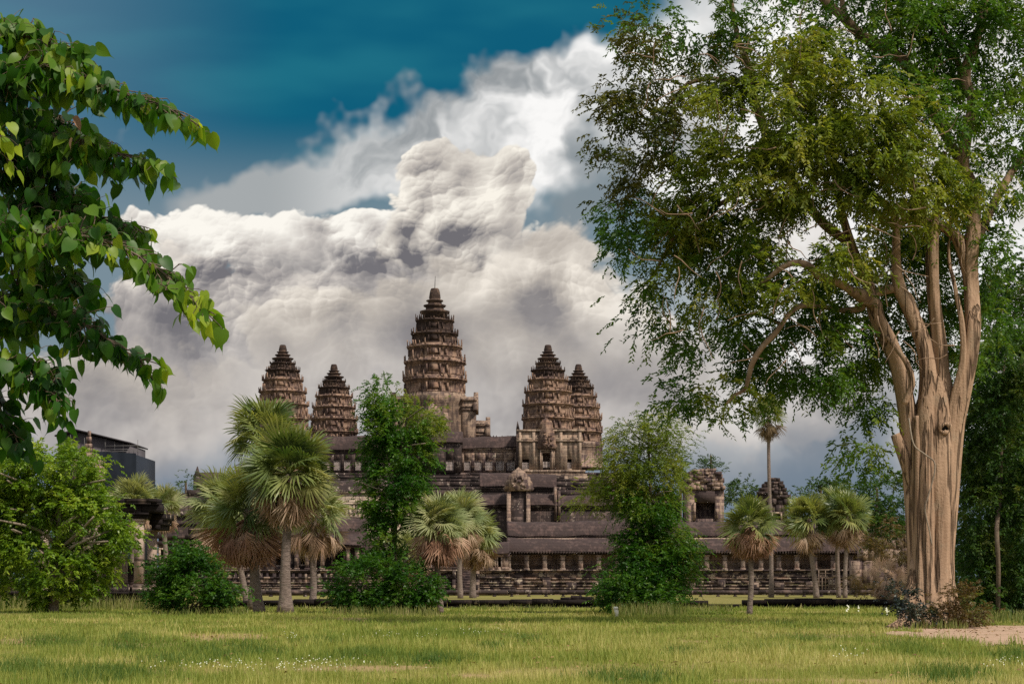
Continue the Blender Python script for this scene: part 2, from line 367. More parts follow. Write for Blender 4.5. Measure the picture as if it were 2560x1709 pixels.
# ------------------------------------------------------------------ ground
BARE = [(560, 1594, 150, 11), (900, 1672, 230, 9), (60, 1603, 120, 7), (1500, 1641, 110, 6), (2080, 1702, 420, 7), (2150, 1592, 150, 9), (880, 1549, 60, 5), (1290, 1562, 110, 3), (1730, 1600, 120, 4), (330, 1648, 120, 6), (1180, 1690, 90, 5)]
def build_ground():
    m, b = new_mat('lawn_soil_and_turf')
    pos = b.n('ShaderNodeNewGeometry').outputs['Position']
    n1 = b.noise(pos, 0.22, 4, 0.6)[0]; n2 = b.noise(pos, 2.2, 4, 0.6)[0]; n3 = b.noise(pos, 14, 3, 0.7)[0]
    c = b.mix(b.ss(n1, 0.35, 0.65), (0.16, 0.165, 0.03), (0.28, 0.22, 0.085))
    c = b.mix(b.m('MULTIPLY', b.ss(n2, 0.40, 0.75), 0.7), c, (0.10, 0.12, 0.02))
    c = b.mix(b.m('MULTIPLY', n3, 0.5), c, (0.18, 0.16, 0.06))
    for (px, py, rx, ry) in BARE:
        Y0 = 1.7 * F / (py - HY); X0 = (px - CX) / F * Y0; RX = rx / F * Y0; RY = ry * Y0 * Y0 / (1.7 * F)
        l = b.v('LENGTH', b.v('MULTIPLY_ADD', pos, (1 / RX, 1 / RY, 0), (-X0 / RX, -Y0 / RY, 0)))
        c = b.mix(b.m('MULTIPLY', b.ss(b.m('ADD', l, b.m('MULTIPLY', b.m('SUBTRACT', n2, .5), 1.2)), 1.15, .5), .85), c, b.mix(n3, (0.40, 0.28, 0.15), (0.26, 0.18, 0.09)))
    finish(b, c, 0.95, n3, 0.6, 0.05, 0.1)
    # one sheet to the horizon
    xs = np.concatenate([np.linspace(-3500, -120, 10), np.linspace(-100, 100, 81), np.linspace(120, 3500, 10)])
    ysv = np.concatenate([np.linspace(-60, 15, 6), np.linspace(20, 320, 121), np.linspace(360, 5200, 14)])
    X, Y = np.meshgrid(xs, ysv)
    Z = 0.05 * np.sin(X * 0.23 + 1) * np.sin(Y * 0.19) * (np.abs(X) < 100) * (Y < 110) * (Y > 20)
    V = np.stack([X, Y, Z], -1).reshape(-1, 3)
    nx, ny = len(xs), len(ysv)
    i = np.arange(nx * ny).reshape(ny, nx)
    Q = np.stack([i[:-1, :-1], i[:-1, 1:], i[1:, 1:], i[1:, :-1]], -1).reshape(-1, 4)
    o = link_mesh('ground', V, quads=Q, mat=m, smooth=True); o['kind'] = 'structure'
def ground_z(X, Y): return 0.05 * np.sin(X * 0.23 + 1) * np.sin(Y * 0.19) * (np.abs(X) < 100) * (Y < 110) * (Y > 20)
build_ground()
def path_poly():
    pts = [(2275, 1566), (2340, 1563), (2620, 1561), (2800, 1575), (2800, 1640), (2620, 1625), (2540, 1610), (2470, 1617), (2400, 1606), (2330, 1600), (2250, 1594), (2210, 1585), (2225, 1578), (2300, 1582), (2290, 1574), (2200, 1572), (2190, 1566)]
    return [(PX(px, 1.7 * F / (py - HY)), 1.7 * F / (py - HY)) for px, py in pts]
def build_path():
    m, b = new_mat('reddish_dirt')
    pos = b.n('ShaderNodeNewGeometry').outputs['Position']
    n1 = b.noise(pos, 0.5, 4, 0.6)[0]; n2 = b.noise(pos, 5, 4, 0.7)[0]
    c = b.mix(b.ss(n1, 0.3, 0.7), (0.47, 0.32, 0.235), (0.36, 0.255, 0.17))
    c = b.mix(b.m('MULTIPLY', b.ss(n2, 0.55, 0.75), 0.6), c, (0.26, 0.18, 0.10))
    finish(b, c, 0.95, n2, 0.6, 0.04, 0.1)
    base = path_poly(); out = []
    for i in range(len(base)):
        a, c_ = base[i], base[(i + 1) % len(base)]
        for k in range(12):
            t = k / 12; x = a[0] + (c_[0] - a[0]) * t; y = a[1] + (c_[1] - a[1]) * t
            out.append((x + R.uniform(-.12, .12), y + R.uniform(-.4, .4), 0.0))
    from mathutils.geometry import tessellate_polygon
    # fill by a fine grid clipped to the outline so that it follows the ground
    xs = np.arange(8, 34, 0.22); ysv = np.arange(40, 82, 0.45)
    poly = np.array([(p[0], p[1]) for p in out])
    def inside(X, Y):
        r = np.zeros(X.shape, bool); n = len(poly); j = n - 1
        for i in range(n):
            xi, yi = poly[i]; xj, yj = poly[j]
            cnd = ((yi > Y) != (yj > Y)) & (X < (xj - xi) * (Y - yi) / (yj - yi + 1e-9) + xi)
            r ^= cnd; j = i
        return r
    X, Y = np.meshgrid(xs, ysv)
    V = np.stack([X, Y, ground_z(X, Y) + 0.006 + 0.012], -1).reshape(-1, 3)
    i = np.arange(X.size).reshape(X.shape)
    Q = np.stack([i[:-1, :-1], i[:-1, 1:], i[1:, 1:], i[1:, :-1]], -1).reshape(-1, 4)
    cen = V[Q].mean(1)
    Q = Q[inside(cen[:, 0], cen[:, 1])]
    used = np.unique(Q); mp = -np.ones(len(V), int); mp[used] = np.arange(len(used))
    o = link_mesh('path', V[used], quads=mp[Q], mat=m, smooth=True); o['kind'] = 'structure'
    return inside
in_path = build_path()

# ------------------------------------------------------------------ temple
RED = [(1.0, 0.0), (1.0, 0.34), (0.90, 0.34), (0.90, 0.54), (0.78, 0.54), (0.78, 0.70), (0.70, 0.70)]
def redent(cx, cy, r, z, jit=0.0):
    half = RED[1:] + [(bb, a) for a, bb in reversed(RED[1:-1])]
    pts = []
    for k in range(4):
        ca, sa = [(1, 0), (0, 1), (-1, 0), (0, -1)][k]
        for (a, bb) in half:
            j = 1 + R.uniform(-jit, jit)
            X, Y = a * r * j, bb * r * j
            pts.append((cx + X * ca - Y * sa, cy + X * sa + Y * ca, z + R.uniform(-jit, jit) * r * 0.4))
    # quarter k covers angles from -? keep order counter-clockwise
    return pts
def antefix(mb, cx, cy, z, w, h, ang):
    ca, sa = math.cos(ang), math.sin(ang); t = w * 0.30
    prof = [(-0.42, 0), (-0.46, 0.25), (-0.26, 0.5), (-0.05, 1.0), (0.05, 1.0), (0.26, 0.5), (0.46, 0.25), (0.42, 0)]
    lean = -0.12 * h
    vs = []
    for d in (t, -t):
        for u, v in prof:
            X, Y = d + lean * v * -0.3, u * w
            vs.append((cx + X * ca - Y * sa, cy + X * sa + Y * ca, z + v * h))
    n = len(prof)
    mb.add(vs, [tuple(range(n)), tuple(reversed(range(n, 2 * n)))] + [(i, i + n, (i + 1) % n + n, (i + 1) % n) for i in range(n)])
def flame(w, h, lobes=True):
    """Khmer pediment outline (x, z), flame-shaped, standing on z=0."""
    right = [(0.50, 0.0), (0.56, 0.10), (0.50, 0.20), (0.52, 0.32), (0.43, 0.44), (0.42, 0.55), (0.30, 0.68), (0.24, 0.80), (0.10, 0.90), (0.0, 1.0)]
    return [(x * w, z * h) for x, z in right] + [(-x * w, z * h) for x, z in reversed(right[:-1])]

def tower(parent, cx, cy, tiers, crown, mats):
    """tiers: list of (z0, z1, half width) from the bottom up; crown: list of (z, r)."""
    nt = len(tiers)
    for k, (z0, z1, r) in enumerate(tiers):
        h = z1 - z0; mb = MB(); j = 0.017
        rn = tiers[k + 1][2] if k + 1 < nt else crown[0][1]
        prof = [(0.0, 0.93), (0.06, 0.95), (0.09, 0.91), (0.54, 0.895), (0.57, 0.93), (0.61, 0.92), (0.65, 0.965), (0.69, 0.975), (0.71, 1.005), (0.77, 1.025), (0.80, 0.99), (0.84, 0.95), (0.88, (rn * 0.97) / r), (1.0, (rn * 0.92) / r)]
        mb.loft([redent(cx, cy, r * s, z0 + h * t, j) for t, s in prof], (True, True))
        zc = z0 + h * 0.80
        for q in range(4):
            a = q * math.pi / 2
            ca, sa = math.cos(a), math.sin(a)
            def at(u, v): return cx + u * ca - v * sa, cy + u * sa + v * ca
            # big antefixes on the corners of the cornice and smaller ones between
            for (u, v, w_, h_, da) in ((0.985, 0.31, 0.085, 0.36, 0), (0.985, -0.31, 0.085, 0.36, 0), (0.885, 0.515, 0.08, 0.34, 0.4), (0.885, -0.515, 0.08, 0.34, -0.4), (0.765, 0.67, 0.10, 0.42, 0.8), (0.765, -0.67, 0.10, 0.42, -0.8), (0.98, 0.0, 0.16, 0.26, 0), (0.98, 0.16, 0.06, 0.18, 0), (0.98, -0.16, 0.06, 0.18, 0)):
                if R.random() < 0.25: continue
                X, Y = at(u * r, v * r); s = R.uniform(0.75, 1.2)
                antefix(mb, X, Y, zc, w_ * r * R.uniform(.6, .95), h_ * h * s * 1.12, a + da)
            # flame-shaped pediment in the middle of each face, rising over the cornice
            if k < nt - 1:
                fo = flame(0.30 * r, h * R.uniform(.45, .58)); zb_ = z0 + h * .22; d0, d1 = .86 * r, .955 * r
                nfo = len(fo)
                mb.add([at(d1, p_[0]) + (zb_ + p_[1],) for p_ in fo] + [at(d0, p_[0]) + (zb_ + p_[1],) for p_ in fo], [tuple(range(nfo)), tuple(reversed(range(nfo, 2 * nfo)))] + [(i_, i_ + nfo, (i_ + 1) % nfo + nfo, (i_ + 1) % nfo) for i_ in range(nfo)])
            # false niche with a small pediment in the middle of each face, pilaster strips at its sides
            for u, v, w_, t0, t1, d in ((0.872, 0.0, 0.34, 0.12, 0.53, 0.05), (0.885, 0.22, 0.05, 0.10, 0.55, 0.09), (0.885, -0.22, 0.05, 0.10, 0.55, 0.09), (0.80, 0.44, 0.06, 0.1, 0.5, 0.06), (0.80, -0.44, 0.06, 0.1, 0.5, 0.06)):
                p = [at(u * r, (v - w_ / 2) * r), at((u + d) * r, (v - w_ / 2) * r), at((u + d) * r, (v + w_ / 2) * r), at(u * r, (v + w_ / 2) * r)]
                zz0, zz1 = z0 + t0 * h, z0 + t1 * h
                mb.add([(x_, y_, zz0) for x_, y_ in p] + [(x_, y_, zz1) for x_, y_ in p], [(0, 3, 2, 1), (4, 5, 6, 7), (0, 1, 5, 4), (1, 2, 6, 5), (2, 3, 7, 6), (3, 0, 4, 7)])
        o = mb.build('tier', mats[0] if k < nt - 2 else mats[1], parent)
    mb = MB()
    n = 20
    mb.loft([[(cx + r_ * math.cos(2 * math.pi * i / n) * (1 + R.uniform(-.03, .03)), cy + r_ * math.sin(2 * math.pi * i / n) * (1 + R.uniform(-.03, .03)), z) for i in range(n)] for z, r_ in crown])
    mb.build('lotus_crown', mats[1], parent)

def lotus(zb, zt, r):
    """stacked lotus rings from zb to zt, half width r at the bottom"""
    H = zt - zb; out = []
    for t0, t1, s in ((0, .26, 1.0), (.26, .46, .74), (.46, .62, .56)):
        out += [(zb + H * t0, r * s * 0.86), (zb + H * (t0 + (t1 - t0) * .45), r * s * 0.84), (zb + H * (t0 + (t1 - t0) * .6), r * s * 1.02), (zb + H * (t0 + (t1 - t0) * .85), r * s * 1.06), (zb + H * (t1 - .005), r * s * 0.80)]
    out += [(zb + H * .62, r * .37), (zb + H * .68, r * .41), (zb + H * .84, r * .36), (zb + H * .96, r * .30), (zb + H * 1.0, r * .24)]
    return out

def vault_profile(y0, y1, z0, z1, n=7, full=True):
    """corbel vault section (y, z): ogival curve from the eave (y0, z0) to the ridge, and down again when full"""
    pts = []
    if full:
        ym = (y0 + y1) / 2
        for i in range(n + 1):
            t = i / n; pts.append((y0 + (ym - y0) * (1 - (1 - t) ** 0.62) if t < 1 else ym, z0 + (z1 - z0) * (math.sin(t * math.pi / 2) ** 0.8)))
        pts += [(y1 - (a - y0), c) for a, c in reversed(pts[:-1])]
    else:
        for i in range(n + 1):
            t = i / n; pts.append((y0 + (y1 - y0) * t ** 1.35, z0 + (z1 - z0) * (math.sin(t * math.pi / 2) ** 0.85)))
    return pts
def vault(mb, x0, x1, y0, y1, z0, z1, pitch=0.36, full=True, sag=0.11):
    """ribbed vault roof along x, slightly uneven"""
    prof = vault_profile(y0, y1, z0, z1, full=full)
    nx = max(2, int((x1 - x0) / pitch)) * 2
    vs, fs = [], []; m = len(prof)
    ph = R.uniform(0, 6)
    for i in range(nx + 1):
        x = x0 + (x1 - x0) * i / nx
        d = 0.07 if i % 2 else 0.0
        s = sag * math.sin(x * 0.31 + ph) + sag * 0.5 * math.sin(x * 1.1 + ph)
        for (y, z) in prof: vs.append((x, y - d * (1 if y <= (y0 + y1) / 2 or not full else -1), z + d * 0.5 + s))
    for i in range(nx):
        for j in range(m - 1):
            a = i * m + j; fs.append((a, a + m, a + m + 1, a + 1))
    o = len(mb.V)
    mb.add(vs, fs)
    # end walls and soffit
    mb.F.append(tuple(o + j for j in range(m))); mb.F.append(tuple(o + nx * m + j for j in reversed(range(m))))
    mb.F.append((o, o + m - 1, o + nx * m + m - 1, o + nx * m))

def ridge_crest(mb, x0, x1, y, z, step=0.55):
    x = x0
    while x < x1:
        if R.random() < 0.55:
            antefix(mb, x, y, z - 0.05, 0.36, R.uniform(0.2, 0.42), -math.pi / 2)
        x += step

def mould(mb, x0, x1, y, prof):
    """stack of projecting courses along x: list of (z0, z1, out); each is a box reaching 1.2 m behind the face y"""
    for z0, z1, out in prof:
        xs = [x0 - out] ; x = x0 - out
        while x < x1 + out - 1.0:
            x += R.uniform(2.2, 4.5); xs.append(min(x, x1 + out))
        if xs[-1] < x1 + out: xs[-1] = x1 + out
        for a, c in zip(xs[:-1], xs[1:]):
            jo = R.uniform(-.03, .03); jz = R.uniform(-.02, .02)
            mb.box(a, c, y - out + jo, y + 1.2, z0, z1 + jz * 0)
def balusters(mb, x0, x1, y, z0, z1, n):
    prof = [(0, 1.0), (.06, .7), (.12, 1.0), (.2, .72), (.3, 1.0), (.4, .78), (.5, 1.05), (.6, .78), (.7, 1.0), (.8, .72), (.88, 1.0), (.94, .7), (1, 1.0)]
    w = (x1 - x0) / n; r = w * 0.30
    for i in range(n):
        cx = x0 + w * (i + .5)
        mb.loft([[(cx + r * s * math.cos(math.pi / 4 * k), y + r * s * math.sin(math.pi / 4 * k), z0 + (z1 - z0) * t) for k in range(8)] for t, s in prof])

def wall_with_openings(mb, x0, x1, y0, y1, z0, z1, ops):
    """wall slab pierced by rectangular openings (xa, xb, za, zb), sorted by x"""
    x = x0
    for (a, c, za, zb) in sorted(ops):
        if a > x: mb.box(x, a, y0, y1, z0, z1)
        if za > z0: mb.box(a, c, y0, y1, z0, za)
        if zb < z1: mb.box(a, c, y0, y1, zb, z1)
        x = c
    if x < x1: mb.box(x, x1, y0, y1, z0, z1)
def frame(mb, a, c, za, zb, y, w=0.14, d=0.10, back=0.0):
    mb.box(a - w, a, y - d, y + back, za - w, zb + w); mb.box(c, c + w, y - d, y + back, za - w, zb + w)
    mb.box(a, c, y - d, y + back, zb, zb + w); mb.box(a, c, y - d, y + back, za - w, za)

TEMPLE = 'towers and galleries of the stone temple'
def corner_tower(px, D, label, base_px, lower=True):
    x = PX(px, D); k = 1.0
    s = 360.0 / F
    t = thing('temple_tower', label, 'tower', (x, D, PZ(base_px, D)), 'lotus bud towers of the temple')
    zs = [1076, 1038.6, 1004.5, 973, 944, 921.5, 905]            # courses as seen on the nearer towers
    hw = [64.5, 63.5, 58, 50, 42, 31.5]
    Z = lambda py: CAMZ + (HY - py) * s
    tiers = [(Z(zs[i]), Z(zs[i + 1]), hw[i] * s) for i in range(6)]
    tower(t, x, D, tiers, lotus(Z(905), Z(862), 25.5 * s), (M_TOWER, M_TOWERTOP))
    if lower:
        mb = MB(); z0, z1 = PZ(base_px, D), Z(1076)
        H = z1 - z0
        prof = [(0, 1.10), (.06, 1.10), (.08, 1.05), (.13, 1.05), (.15, 1.0), (.80, 0.98), (.84, 1.03), (.88, 1.0), (.93, 1.06), (1, 0.98)]
        r0 = 66 * s
        mb.loft([redent(x, D, r0 * q, z0 + H * u, 0.006) for u, q in prof])
        mb.build('tower_body', M_WALL, t)
    return t

def porch_ornament(t, x, y, z_lintel, z_top, w, mat):
    """double carved pediment over a doorway: two flame outlines, one before the other, with carved lumps"""
    mb = MB(); h = z_top - z_lintel
    o1 = [(x + a, z_lintel + c) for a, c in flame(w, h)]
    mb.prism_y(o1, y - 0.25, y + 0.5)
    o2 = [(x + a * 0.78, z_lintel + c * 0.74) for a, c in flame(w, h)]
    mb.prism_y(o2, y - 0.55, y - 0.25)
    for i in range(26):
        u, v = R.uniform(-.34, .34) * w, R.uniform(.05, .6) * h
        if abs(u) < 0.38 * w * (1 - v / h * 0.8):
            q = R.uniform(.10, .2)
            mb.box(x + u - q, x + u + q, y - 0.55 - R.uniform(.05, .2), y - 0.5, z_lintel + v, z_lintel + v + q * R.uniform(1, 2.4), 0.05)
    return mb.build('pediment', mat, t)

def build_towers():
    corner_tower(707, 360, 'stone tower behind the tall fan palm, furthest left of the five', 1182)
    corner_tower(835, 392, 'small grey tower between the fan palm and the slender leafy tree', 1172)
    t = corner_tower(1370, 360, 'front tower of the close pair of towers, with doorway and carved pediment', 1206, lower=False)
    corner_tower(1446, 392, 'rear tower of the close pair, half hidden behind the one with the doorway', 1172)
    # lower body of the tower with the doorway: walls with openings, corner piers, base mouldings
    D = 360; s = D / F; x = PX(1370, D); Z = lambda py: PZ(py, D); X = lambda px: PX(px, D)
    yf = D - 5.4
    mb = MB()
    wall_with_openings(mb, X(1300), X(1449), yf, yf + .8, Z(1181), Z(1079), [(X(1304.5), X(1322), Z(1176), Z(1152)), (X(1347), X(1385), Z(1178), Z(1128)), (X(1416), X(1427), Z(1175), Z(1151))])
    mb.box(X(1300), X(1449), yf + 3.2, D + 5, Z(1181), Z(1079))
    mb.box(X(1300), X(1300) + .5, yf + .8, yf + 3.2, Z(1181), Z(1079)); mb.box(X(1449) - .5, X(1449), yf + .8, yf + 3.2, Z(1181), Z(1079))
    for a, c in ((1330, 1337), (1397, 1404), (1444, 1451), (1296.5, 1302.5)):
        mb.box(X(a), X(c), yf - .25, yf, Z(1180), Z(1079))
    mould(mb, X(1296), X(1452), yf, [(Z(1109), Z(1105), .35), (Z(1104), Z(1100), .2), (Z(1084), Z(1079), .35)])
    mb.build('tower_body', M_BODY, t)
    mb = MB()
    mould(mb, X(1300), X(1454), yf, [(Z(1184), Z(1179), .5), (Z(1189), Z(1184), .35), (Z(1194), Z(1189), .8), (Z(1206), Z(1194), 1.0)])
    mb.build('tower_base', M_BODY, t)
    # doorway: jambs, lintel, door void behind, colonnettes
    mb = MB(); a, c = X(1355.5), X(1373.5)
    frame(mb, X(1352), X(1377), Z(1180), Z(1131), yf - .1, .25, .30, .1)
    mb.box(X(1352), a, yf - .1, yf + .5, Z(1180), Z(1131)); mb.box(c, X(1377), yf - .1, yf + .5, Z(1180), Z(1131)); mb.box(a, c, yf - .1, yf + .5, Z(1136), Z(1131))
    mb.box(X(1347), X(1352) - .25, yf + .02, yf + .5, Z(1178), Z(1128)); mb.box(X(1377) + .25, X(1385), yf + .02, yf + .5, Z(1178), Z(1128))
    mb.build('doorway', M_BODY, t)
    mb = MB(); balusters(mb, a, c, yf + .2, Z(1173), Z(1158), 5); mb.build('door_railing', M_BALUST, t)
    for wa, wb, za, zb, n in ((1304.5, 1322, 1176, 1160, 6), (1416, 1427, 1175, 1160, 4)):
        mb = MB(); balusters(mb, X(wa), X(wb), yf + .3, Z(za), Z(zb), n); mb.build('window_balusters', M_BALUST, t)
    porch_ornament(t, X(1366), yf - .2, Z(1127), Z(1050), 3.3, M_TOWER)
    mb = MB(); o = [(X(1363) + u, Z(1078) + v) for u, v in flame(2.6, 2.2)]; mb.prism_y(o, yf - .1, yf + .8)
    mb.build('upper_pediment', M_TOWER, t)
    # small end gable where the gallery meets it
    mb = MB(); mb.box(X(1290), X(1299), yf - .1, yf + 4, Z(1180), Z(1078)); mb.loft([[(X(1290) , yf - .1, Z(1078)), (X(1299), yf - .1, Z(1078)), (X(1299), yf + 1, Z(1078)), (X(1290), yf + 1, Z(1078))], [(X(1293), yf + .2, Z(1058)), (X(1294), yf + .2, Z(1058)), (X(1294), yf + .4, Z(1058)), (X(1293), yf + .4, Z(1058))]])
    mb.build('end_gable', M_DARK, t)

    # central tower
    D = 376; s = D / F; x = PX(1087, D); Z = lambda py: PZ(py, D); X = lambda px: PX(px, D)
    t = thing('temple_tower', 'tallest tower in the middle, topped by a thin lightning rod', 'tower', (x, D, Z(1182)), 'lotus bud towers of the temple')
    zs = [986, 941, 897, 861, 829, 795]; hw = [78.5, 76, 68, 58, 47.5]
    tower(t, x, D, [(Z(zs[i]), Z(zs[i + 1]), hw[i] * s) for i in range(5)], lotus(Z(795), Z(721), 36 * s), (M_TOWER, M_TOWERTOP))
    mb = MB(); H = Z(986) - Z(1182)
    mb.loft([redent(x, D, 80 * s * q, Z(1182) + H * u, 0.006) for u, q in ((0, 1.02), (.3, 1.0), (.86, .96), (.90, 1.02), (.95, 1.0), (1, .94))])
    mb.build('tower_body', M_CORE, t)
    for sx in (-1, 1):                              # stepped porches on both sides
        for (h0, h1, zt, dep) in ((70, 103, 988, 3.6), (98, 133, 1050, 2.8)):
            mb = MB(); a, c = sorted((x + sx * h0 * s, x + sx * h1 * s))
            mb.box(a, c, D - dep, D + dep, Z(1182), Z(zt + 14))
            mould(mb, a, c, D - dep, [(Z(zt + 42), Z(zt + 36), .18), (Z(zt + 34), Z(zt + 30), .3), (Z(zt + 18), Z(zt + 12), .25)])
            vault(mb, a, c, D - dep - .3, D + dep + .3, Z(zt + 14), Z(zt + 3), pitch=.5)
            e = c if sx > 0 else a
            o_ = [(D + u, Z(zt + 44) + v) for u, v in flame(dep * 2 + 1.4, (Z(zt - 8) - Z(zt + 44)))]
            mb.prism_x(o_, e - .45, e + .45)
            mb.build('side_porch', M_CORE, t)
    mb = MB(); mb.box(X(1052), X(1122), D - 11, D - 4, Z(1182), Z(1075)); vault(mb, X(1050), X(1124), D - 11.4, D - 4, Z(1075), Z(1040), pitch=.5)
    o_ = [(x + u, Z(1085) + v) for u, v in flame(6.2, Z(1020) - Z(1085))]; mb.prism_y(o_, D - 11.9, D - 11.4)
    mb.build('front_porch', M_WALL, t)
    mb = MB(); mb.tube([(x, D, Z(722)), (x + .04, D, Z(706)), (x + .1, D, Z(690))], [.07, .06, .04], 6); mb.build('lightning_rod', M_ROD, t)
M_ROD = plain('dark_iron', (0.03, 0.03, 0.03), 0.5)
build_towers()

def gallery_piece(t, D, x0, x1, z_base, z_eave, z_ridge, depth, wins, zw, wallmat, nbal=6, roof_over=.45):
    """upper gallery: pierced wall, baluster windows, vaulted roof"""
    X = lambda px: PX(px, D); Z = lambda py: PZ(py, D)
    mb = MB(); zz0, zz1 = Z(zw[0]), Z(zw[1])
    ops = [(X(a), X(c), zz0, zz1) for a, c in wins]
    wall_with_openings(mb, X(x0), X(x1), D, D + .7, Z(z_base), Z(z_eave), ops)
    mb.box(X(x0), X(x1), D + 2.6, D + depth, Z(z_base), Z(z_eave))
    mb.box(X(x0), X(x0) + .5, D + .7, D + 2.6, Z(z_base), Z(z_eave)); mb.box(X(x1) - .5, X(x1), D + .7, D + 2.6, Z(z_base), Z(z_eave))
    mould(mb, X(x0) + .4, X(x1) - .4, D, [(Z(z_eave + 9), Z(z_eave + 6), .14), (Z(z_eave + 5), Z(z_eave), .30)])
    mb.build('wall', wallmat, t)
    for a, c in wins:
        mb = MB(); frame(mb, X(a), X(c), zz0, zz1, D, .10, .08)
        w = mb.build('window', wallmat, t)
        mb = MB(); balusters(mb, X(a), X(c), D + .10, zz0, zz1, nbal); mb.build('balusters', M_BALUST, w)
    mb = MB(); vault(mb, X(x0), X(x1), D - roof_over, D + depth, Z(z_eave), Z(z_ridge), pitch=.42)
    ridge_crest(mb, X(x0), X(x1), D + depth / 2 - .2, Z(z_ridge))
    mb.build('roof', M_ROOF, t)

def build_upper():
    D = 358
    X = lambda px: PX(px, D); Z = lambda py: PZ(py, D)
    t = thing('upper_gallery', 'upper temple gallery with rows of baluster windows under a dark vaulted roof', 'gallery', (X(1040), D, Z(1180)))
    gallery_piece(t, D, 1154, 1291, 1180, 1119, 1089, 5.5, [(1160, 1176), (1186, 1204), (1213, 1232), (1240, 1260), (1267, 1287)], (1175, 1152), M_WALL)
    gallery_piece(t, D, 771, 1060, 1180, 1122, 1087, 5.5, [(784, 800), (808, 826), (834, 851), (860, 877), (888, 904), (914, 930), (942, 958), (970, 986), (998, 1014), (1026, 1042)], (1175, 1151), M_DARK)
    # axial pavilion between them, projecting
    D2 = D - 3.5; X2 = lambda px: PX(px, D2); Z2 = lambda py: PZ(py, D2)
    mb = MB(); wins = [(1114, 1134)]
    wall_with_openings(mb, X2(1062), X2(1153), D2, D2 + .7, Z2(1180), Z2(1106), [(X2(a), X2(c), Z2(1175), Z2(1151)) for a, c in wins])
    mb.box(X2(1062), X2(1153), D2 + 2.4, D + 5, Z2(1180), Z2(1106)); mb.box(X2(1153) - .5, X2(1153), D2 + .7, D2 + 2.4, Z2(1180), Z2(1106))
    mb.build('wall', M_DARK, t)
    for a, c in wins:
        mb = MB(); frame(mb, X2(a), X2(c), Z2(1175), Z2(1151), D2, .10, .08); w = mb.build('window', M_DARK, t)
        mb = MB(); balusters(mb, X2(a), X2(c), D2 + .10, Z2(1175), Z2(1151), 6); mb.build('balusters', M_BALUST, w)
    mb = MB(); vault(mb, X2(1060), X2(1156), D2 - .5, D2 + 7.5, Z2(1104), Z2(1074), pitch=.42); mb.build('roof', M_ROOF, t)
    # stepped pyramid that carries the gallery and the towers
    t2 = thing('stepped_base', 'dark stepped stone base below the upper gallery, with scarred courses', 'temple base', (PX(1040, 350), 350, 0))
    steps = [(1181, 1188, 355.0), (1188, 1196, 353.6), (1196, 1203, 352.8), (1203, 1216, 351.0), (1216, 1224, 350.4), (1224, 1240, 348.6), (1240, 1250, 347.8), (1250, 1290, 345.5), (1290, 1500, 343.0)]
    for i, (a, c, d) in enumerate(steps):
        mb = MB(); x0, x1 = PX(660 - i * 6, d), PX(1575 + i * 6, d)
        x = x0
        while x < x1 - .5:
            xn = min(x + R.uniform(3, 8), x1); mb.box(x, xn, d + R.uniform(-.10, .10), 400, PZ(c, d), PZ(a, d) + R.uniform(-.05, .03)); x = xn
        mb.build('step', M_DARK, t2)
build_upper()

def gable(mb, x, y0, y1, z0, z1, w):
    mb.prism_y([(x + u, z0 + v) for u, v in flame(w, z1 - z0)], y0, y1)
def simple_hall(t, D, x0, x1, zb, ze, zr, depth, mat, ops=(), roofname='roof'):
    X = lambda px: PX(px, D); Z = lambda py: PZ(py, D)
    mb = MB(); wall_with_openings(mb, X(x0), X(x1), D, D + .8, Z(zb), Z(ze), [(X(a), X(c), Z(za), Z(zc)) for a, c, za, zc in ops])
    mb.box(X(x0), X(x1), D + 3.0, D + depth, Z(zb), Z(ze))
    mb.box(X(x0), X(x0) + .5, D + .8, D + 3.0, Z(zb), Z(ze)); mb.box(X(x1) - .5, X(x1), D + .8, D + 3.0, Z(zb), Z(ze))
    mould(mb, X(x0) + .3, X(x1) - .3, D, [(Z(ze) - .75, Z(ze) - .5, .15), (Z(ze) - .42, Z(ze), .3)])
    mb.build('wall', mat, t)
    for a, c, za, zc in ops:
        mb = MB(); frame(mb, X(a), X(c), Z(za), Z(zc), D, .22, .14); mb.build('doorway', M_PALE, t)
    mb = MB(); vault(mb, X(x0) - .1, X(x1) + .1, D - .5, D + depth, Z(ze), Z(zr), pitch=.42); mb.build(roofname, M_ROOF, t)

